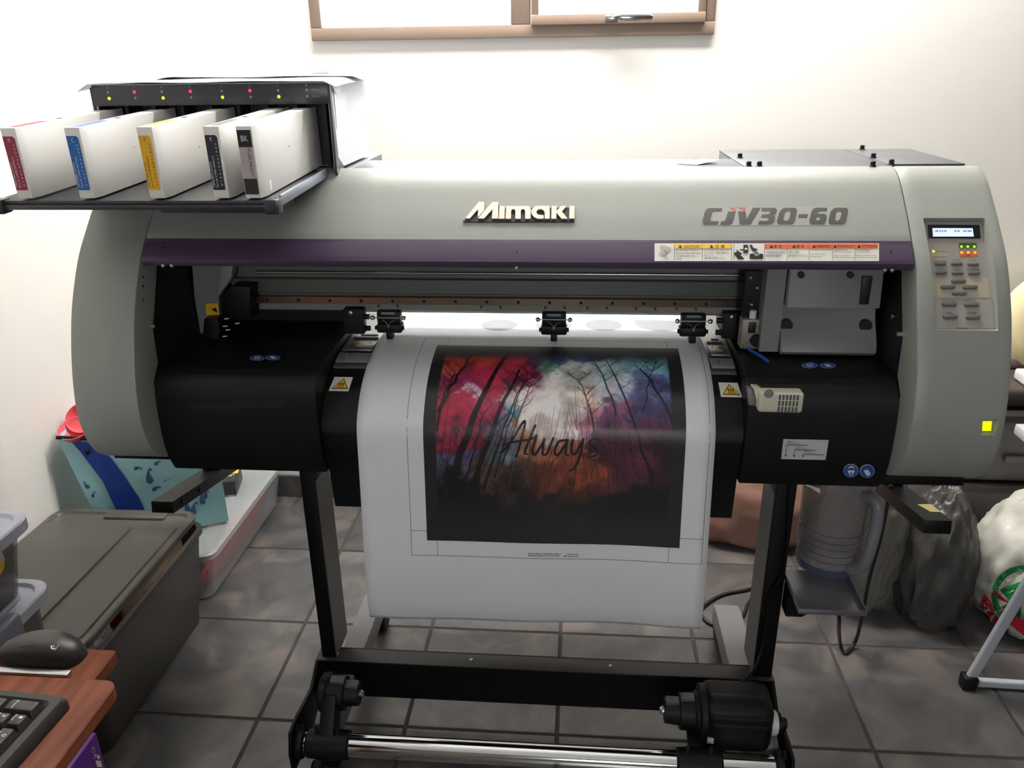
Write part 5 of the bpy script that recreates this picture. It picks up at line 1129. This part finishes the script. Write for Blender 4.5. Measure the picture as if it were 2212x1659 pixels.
# number pad columns run along b (towards the viewer), rows along -a
rows = [[('Enter', None, 1, 2), ('+', None, 1, 2), ('-', None, 1, 1), ('', None, 1, 1)], ]
key(a0, b0, P_*2, P_, None, 'Enter'); key(a0-2*P_, b0, P_*2, P_, '+'); key(a0-4*P_, b0, P_, P_, '-')
key(a0, b0+P_, P_, P_, '.', 'Del'); key(a0-P_, b0+P_, P_, P_, '3', 'PgDn'); key(a0-2*P_, b0+P_, P_, P_, '6', '→'); key(a0-3*P_, b0+P_, P_, P_, '9', 'PgUp'); key(a0-4*P_, b0+P_, P_, P_, '*')
key(a0, b0+2*P_, P_, P_*2, '0', 'Ins'); key(a0-P_, b0+2*P_, P_, P_, '2', '↓'); key(a0-2*P_, b0+2*P_, P_, P_, '5'); key(a0-3*P_, b0+2*P_, P_, P_, '8', '↑'); key(a0-4*P_, b0+2*P_, P_, P_, '/')
key(a0-P_, b0+3*P_, P_, P_, '1', 'End'); key(a0-2*P_, b0+3*P_, P_, P_, '4', '←'); key(a0-3*P_, b0+3*P_, P_, P_, '7', 'Home')
b1 = b0+4*P_+.005
for k_, s_ in enumerate(('→', '↓', '←')): key(a0, b1+k_*P_, P_, P_, s_)
key(a0-P_, b1+P_, P_, P_, '↑')
for r_ in range(3, 5):
    for k_ in range(3): key(a0-r_*P_, b1+k_*P_, P_, P_)
b2_ = b1+3*P_+.005
for r_ in range(5):
    for k_ in range(8): key(a0-r_*P_, b2_+k_*P_, P_, P_)
# purple carton under the desk
pq = onZ(208, 1582, .40); pc = empty('purple_carton', (pq.x-.03, pq.y-.10, .26), 'purple carton with white compliance marks under the desk', 'carton')
PUC = mat('purple_card', (92, 44, 132), .35, var=.06)
box('carton_body', pq.x-.14, pq.x, pq.y-.22, pq.y, .262, .40, PUC, pc, bev=.0015)
fx_ = lambda x, y: onX(x, y, pq.x+.0006)
text('carton_mark', 'CE', [(203, 1612), (211, 1637), (205, 1640), (197, 1615)], fx_, LBL, pc)
decal('carton_mark', [[(210, 1632), (214, 1630), (216, 1638), (212, 1641)]], fx_, LBL, pc); decal('carton_mark', [[(206, 1643), (217, 1643), (222, 1657), (210, 1657)]], fx_, LBL, pc)
tag(box('desk_shelf_box', pq.x-.20, pq.x+.02, pq.y-.40, pq.y+.012, .0005, .2615, mat('dark_card', (52, 46, 46), .6), bev=.003), 'dark box under the purple carton', 'box')

# ------------------------------------------------------------------ right: jug, bags, stool, boxes, cables
FROST = mat('frosted_clear_plastic', (150, 145, 145), .3, var=.06, alpha=.42); FROST2 = mat('blue_frosted_base', (84, 87, 116), .35, alpha=.8)
jb = onZ(1785, 1215, TZ+.0005); jg = empty('measuring_jug', (jb.x, jb.y, TZ+.0005), 'frosted plastic measuring jug standing on the steel tray', 'jug')
JR = .058; jz = TZ+.0008
def ring(z, r): return (r, z)
lathe('body', [(JR-.006, 0), (JR, .004), (JR+.001, .02), (JR+.008, .20), (JR+.009, .225), (JR+.011, .228), (JR+.006, .228), (JR+.005, .20), (JR-.002, .02), (JR-.004, .005), (1e-6, .004)], (jb.x, jb.y, jz), (0, 0, 1), FROST, jg, n=40)
lathe('base_ring', [(JR+.0008, .0005), (JR+.0016, .004), (JR+.0022, .018), (JR+.001, .019)], (jb.x, jb.y, jz), (0, 0, 1), FROST2, jg, n=40, cap=False)
for k in range(5): lathe('scale_ring', [(JR+.0018+k*.0007, .035+.015*k), (JR+.0030+k*.0007, .0355+.015*k), (JR+.0018+k*.0007, .036+.015*k)], (jb.x, jb.y, jz), (0, 0, 1), FROST2, jg, n=40, cap=False)
hd_ = Vector((.45, -.89, 0)); hp = lambda r, z: Vector((jb.x, jb.y, jz+z))+hd_*r
tube('handle', [hp(JR+.004, .185), hp(JR+.030, .190), hp(JR+.042, .165), hp(JR+.040, .10), hp(JR+.030, .05), hp(JR+.002, .022)], .011, mat('frosted_handle', (140, 138, 144), .3, alpha=.75), jg, n=12)
jp = lambda x, y: onY(x, y, jb.y-JR-.002)
decal('full_mark', [[(1742, 1046), (1772, 1056), (1771, 1066), (1736, 1046)]], jp, LBL, jg); text('full_text', 'FULL', [(1746, 1050), (1760, 1056), (1758, 1061), (1744, 1054)], jp, INKBLK, jg)
TRB = mat('thin_grey_film', (84, 82, 80), .3, var=.12, scale=10, alpha=.75)
wb1 = tag(blob('carrier_bag', (.745, 1.85, .215), (.098, .10, .26), mat('thin_pale_film', (122, 119, 114), .28, var=.1, scale=12, alpha=.8), amp=.22, freq=2.6, seed=21, flat=.17, nu=72, nv=44, top=.25, power=.9), 'tall pale translucent carrier bag behind the jug', 'bag')
wb2 = tag(blob('carrier_bag', (.918, 1.80, .165), (.084, .10, .20), TRB, amp=.2, freq=2.2, seed=24, flat=.17, nu=72, nv=40, top=.3, power=.85), 'dark grey translucent carrier bag slumped right of the jug', 'bag')
tag(blob('bundle', (.93, 1.80, .10), (.06, .06, .10), mat('charcoal_cloth', (48, 46, 48), .9), amp=.1, seed=25, flat=.08), 'charcoal bundle inside the dark grey carrier bag', 'bundle')
SPW = mat('white_bag_film', (196, 194, 186), .35, var=.03, scale=14)
sg_ = empty('grocery_bag', (1.18, 1.78, 0), 'white grocery bag with green and red print at the right edge', 'bag')
sp = blob('bag_body', (1.205, 1.79, .18), (.19, .15, .215), SPW, sg_, amp=.16, freq=2.4, seed=31, flat=.17, nu=80, nv=48, top=.35, power=.9)
sj = project(sp, lambda x, y: onY(x, y, 1.62)); GRN = mat('green_bag_print', (24, 128, 62), .4); RDB = mat('red_bag_print', (190, 30, 34), .4)
def arcband(cx, cy, r0, r1, a0, a1, n=16): return [(cx+r1*math.cos(math.radians(a0+(a1-a0)*k/n)), cy+r1*math.sin(math.radians(a0+(a1-a0)*k/n))) for k in range(n+1)]+[(cx+r0*math.cos(math.radians(a1+(a0-a1)*k/n)), cy+r0*math.sin(math.radians(a1+(a0-a1)*k/n))) for k in range(n+1)]
for a0_ in range(60, 330, 18): decal('green_ring', [arcband(2208, 1288, 53, 66, a0_, a0_+18.5, 3)], sj, GRN, sg_, 2)
decal('green_tree', [[(2158, 1274), (2205, 1256), (2206, 1290)]], sj, GRN, sg_, 2); decal('green_tree', [[(2160, 1274), (2208, 1288), (2180, 1300)]], sj, GRN, sg_, 2); decal('green_tree', [[(2162, 1312), (2205, 1290), (2206, 1330), (2200, 1338), (2190, 1322)]], sj, GRN, sg_, 2)
for q in ([(2126, 1284), (2140, 1298), (2156, 1345), (2146, 1362), (2128, 1330), (2118, 1306)], [(2160, 1366), (2203, 1400), (2196, 1420), (2156, 1394)]): decal('red_band', [q], sj, RDB, sg_, 3)
sj2 = lambda x, y: sj(x, y)-ray(x, y).normalized()*.002
for s_, q in (('S', [(2124, 1302), (2134, 1298), (2138, 1318), (2127, 1322)]), ('P', [(2134, 1334), (2148, 1328), (2153, 1342), (2140, 1352)]), ('A', [(2160, 1372), (2170, 1374), (2170, 1396), (2160, 1392)]), ('R', [(2178, 1378), (2194, 1390), (2190, 1408), (2174, 1398)])): text('band_letter', s_, q, sj2, LBL, sg_)
# folding stool frame
STM = mat('pale_enamel_tube', (186, 192, 200), .3, var=.03)
st0 = onZ(2098, 1462, .03); st1 = onY(2150, 1375, st0.y-.005); st2 = onY(2225, 1250, st0.y-.02); st3 = onY(2330, 1040, st0.y-.05)
so = empty('folding_stool', (st0.x, st0.y, 0), 'pale metal folding stool frame in front of the grocery bag', 'stool')
def flat_tube(name, pts, w, d, parent):
    lps = []; 
    for i, p in enumerate(pts):
        t = (Vector(pts[min(i+1, len(pts)-1)])-Vector(pts[max(i-1, 0)])).normalized(); nn = Vector((0, 1, 0)); nn = (nn-t*nn.dot(t)).normalized(); u = t.cross(nn)
        lps.append([tuple(Vector(p)+u*a+nn*b) for a, b in rrect(-w/2, w/2, -d/2, d/2, min(w, d)*.3, 3)])
    return loft(name, lps, STM, parent)
flat_tube('front_leg', [st0, st1, st2, st3], .022, .014, so)
box('rubber_foot', st0.x-.020, st0.x+.012, st0.y-.014, st0.y+.014, .0005, .035, BLK, so, bev=.004)
g0 = onZ(2112, 1474, .012); flat_tube('floor_bar', [(g0.x, g0.y, .0125), (g0.x+.02, g0.y, .0125), (g0.x+.40, g0.y-.01, .0125)], .020, .016, so)
flat_tube('rear_leg', [(g0.x+.40, g0.y+.20, .012), (st3.x+.02, st3.y+.02, st3.z)], .022, .014, so)
box('stool_seat', st3.x-.02, st3.x+.30, st3.y-.02, st3.y+.22, st3.z, st3.z+.025, STM, so, bev=.004)
# stacked boxes and clutter beside the right cover
DY = 1.97; zz = lambda y: onY(2170, y, DY).z
cbx = empty('low_cabinet', (1.30, 2.12, 0), 'dark low cabinet under the grey drawers at the right edge', 'cabinet')
DKW = mat('dark_wood', (46, 40, 38), .5, var=.1)
box('cabinet_body', .97, 1.70, DY+.01, 2.29, .0006, zz(1168)-.02, DKW, cbx); box('cabinet_top', .96, 1.71, DY-.01, 2.295, zz(1168)-.02, zz(1168), DKW, cbx)
SMO = mat('smoky_drawer_plastic', (110, 106, 106), .3, var=.08, scale=6, alpha=.9)
def drawer_box(za, zb, lab, zl, up=False):
    t = empty('storage_bin', (1.32, 2.12, za), lab, 'storage box', 'grey boxes at the right edge')
    tub('body', (.985, 1.655, DY+.012, 2.275), (.975, 1.665, DY, 2.285), za+.0005, zb, SMO, t, r=.02, rim=.006)
    lid('lid', (.965, 1.675, DY-.012, 2.292), zl, mat('dark_box_lid', (58, 54, 54), .35), t, hgt=.02, r=.03)
    box('grip', 1.12, 1.24, DY-.008, DY+.004, za+(zb-za)*.35, za+(zb-za)*.45, SMO, t, bev=.003)
    tag(blob('contents', (1.32, 2.13, (za+zb)/2), (.28, .10, (zb-za)*.38), mat('mixed_contents_%d' % int(za*100), (92, 86, 86) if up else (70, 56, 54), .8, var=.4, scale=7), amp=.15, seed=int(za*40)), 'mixed cloths inside the %s' % ('upper grey box at the right edge' if up else 'lower grey box at the right edge'), 'cloth')
zA, zB = zz(1168), zz(1050)
drawer_box(zA, zB-.006, 'lower smoky grey box on the dark cabinet at the right edge', zB+.006)
drawer_box(zB+.0065, zz(905), 'upper smoky grey box beside the right printer cover', zz(892), True)
zc = zz(892)
tag(box('dark_case', .99, 1.62, DY+.03, 2.26, zc+.0006, zc+.052, mat('dark_brown_case', (70, 60, 58), .5, var=.1), bev=.012, seg=3), 'dark flat case on the upper grey box', 'case')
ad = empty('power_adapter', (1.21, 2.04, zc+.053), 'white power adapter with a cable on the dark case', 'adapter')
box('adapter_body', 1.155, 1.27, DY+.04, DY+.11, zc+.0535, zc+.083, WHT, ad, bev=.006, seg=3)
tube('adapter_cable', [(1.17, DY+.04, zc+.07), (1.15, DY+.0, zc+.062), (1.19, DY-.016, zc+.03), (1.26, DY-.018, zc+.0), (1.32, DY-.016, zc-.03)], .003, WHT, ad, n=8)
cq = onY(2212, 700, 2.16); cu_ = empty('cushion', (1.33, 2.2, zc+.053), 'cream and white rounded cushion against the wall at the right edge', 'cushion')
crm = mat('cream_fabric', (240, 226, 180), .8, var=.04); rg = []
cz_ = cq.z
lathe('cushion_rim', [(.085, -.03), (.13, -.02), (.14, 0), (.13, .02), (.085, .03), (.075, 0), (.085, -.03)], (cq.x+.08, 2.18, cz_), (0, -1, .12), crm, cu_, n=36, auto=60, cap=False)
lathe('cushion_centre', [(1e-6, .02), (.05, .016), (.088, .0), (.088, -.02), (1e-6, -.02)], (cq.x+.08, 2.18, cz_), (0, -1, .12), WHT, cu_, n=36, auto=60, cap=False)
box('cushion_stand', cq.x-.03, cq.x+.19, 2.15, 2.27, zc+.0535, cz_-.10, mat('mauve_box', (120, 96, 94), .6), cu_, bev=.004)
# brown bag on the floor under the window
br = tag(blob('fabric_bag', (.56, 2.16, .12), (.22, .115, .15), mat('brown_fabric', (150, 112, 98), .75, var=.12, scale=5), amp=.14, freq=1.6, seed=41, flat=.2, power=.85, nu=60, nv=32), 'brown fabric bag on the floor behind the stand', 'bag')
# cables
CBL = mat('black_cable_rubber', (24, 24, 25), .45)
fp = lambda x, y, z=.005: onZ(x, y, z)
tag(tube('power_cable', [fp(1655, 1255), fp(1620, 1272), fp(1560, 1285), fp(1520, 1310), fp(1516, 1330), fp(1545, 1350), fp(1600, 1335), fp(1618, 1300), fp(1650, 1278)], .0045, CBL, n=8), 'black power cable looped on the floor behind the hanging print', 'cable')
tag(tube('power_cable', [onY(1924, 1048, 1.62), onY(1905, 1150, 1.62), onY(1880, 1240, 1.62), onY(1862, 1330, 1.62), fp(1848, 1385, .02), fp(1826, 1411), fp(1816, 1395), onY(1812, 1360, 1.60), onY(1812, 1330, 1.58), onY(1800, 1260, 1.60)], .0045, CBL, n=8), 'black cable hanging beside the jug and touching the floor', 'cable')

tag(mk('paper_scrap', [onZ(x, y, z) for x, y, z in ((1462, 353, 1.1805), (1505, 356, 1.1805), (1552, 345, 1.186), (1520, 343, 1.184))]+[onZ(x, y, z-.0006) for x, y, z in ((1462, 353, 1.1805), (1505, 356, 1.1805), (1552, 345, 1.186), (1520, 343, 1.184))],
       [[0, 1, 3], [1, 2, 3], [4, 7, 5], [5, 7, 6], [0, 4, 5, 1], [1, 5, 6, 2], [2, 6, 7, 3], [3, 7, 4, 0]], PAPER), 'small folded scrap of white paper on top of the printer', 'paper')
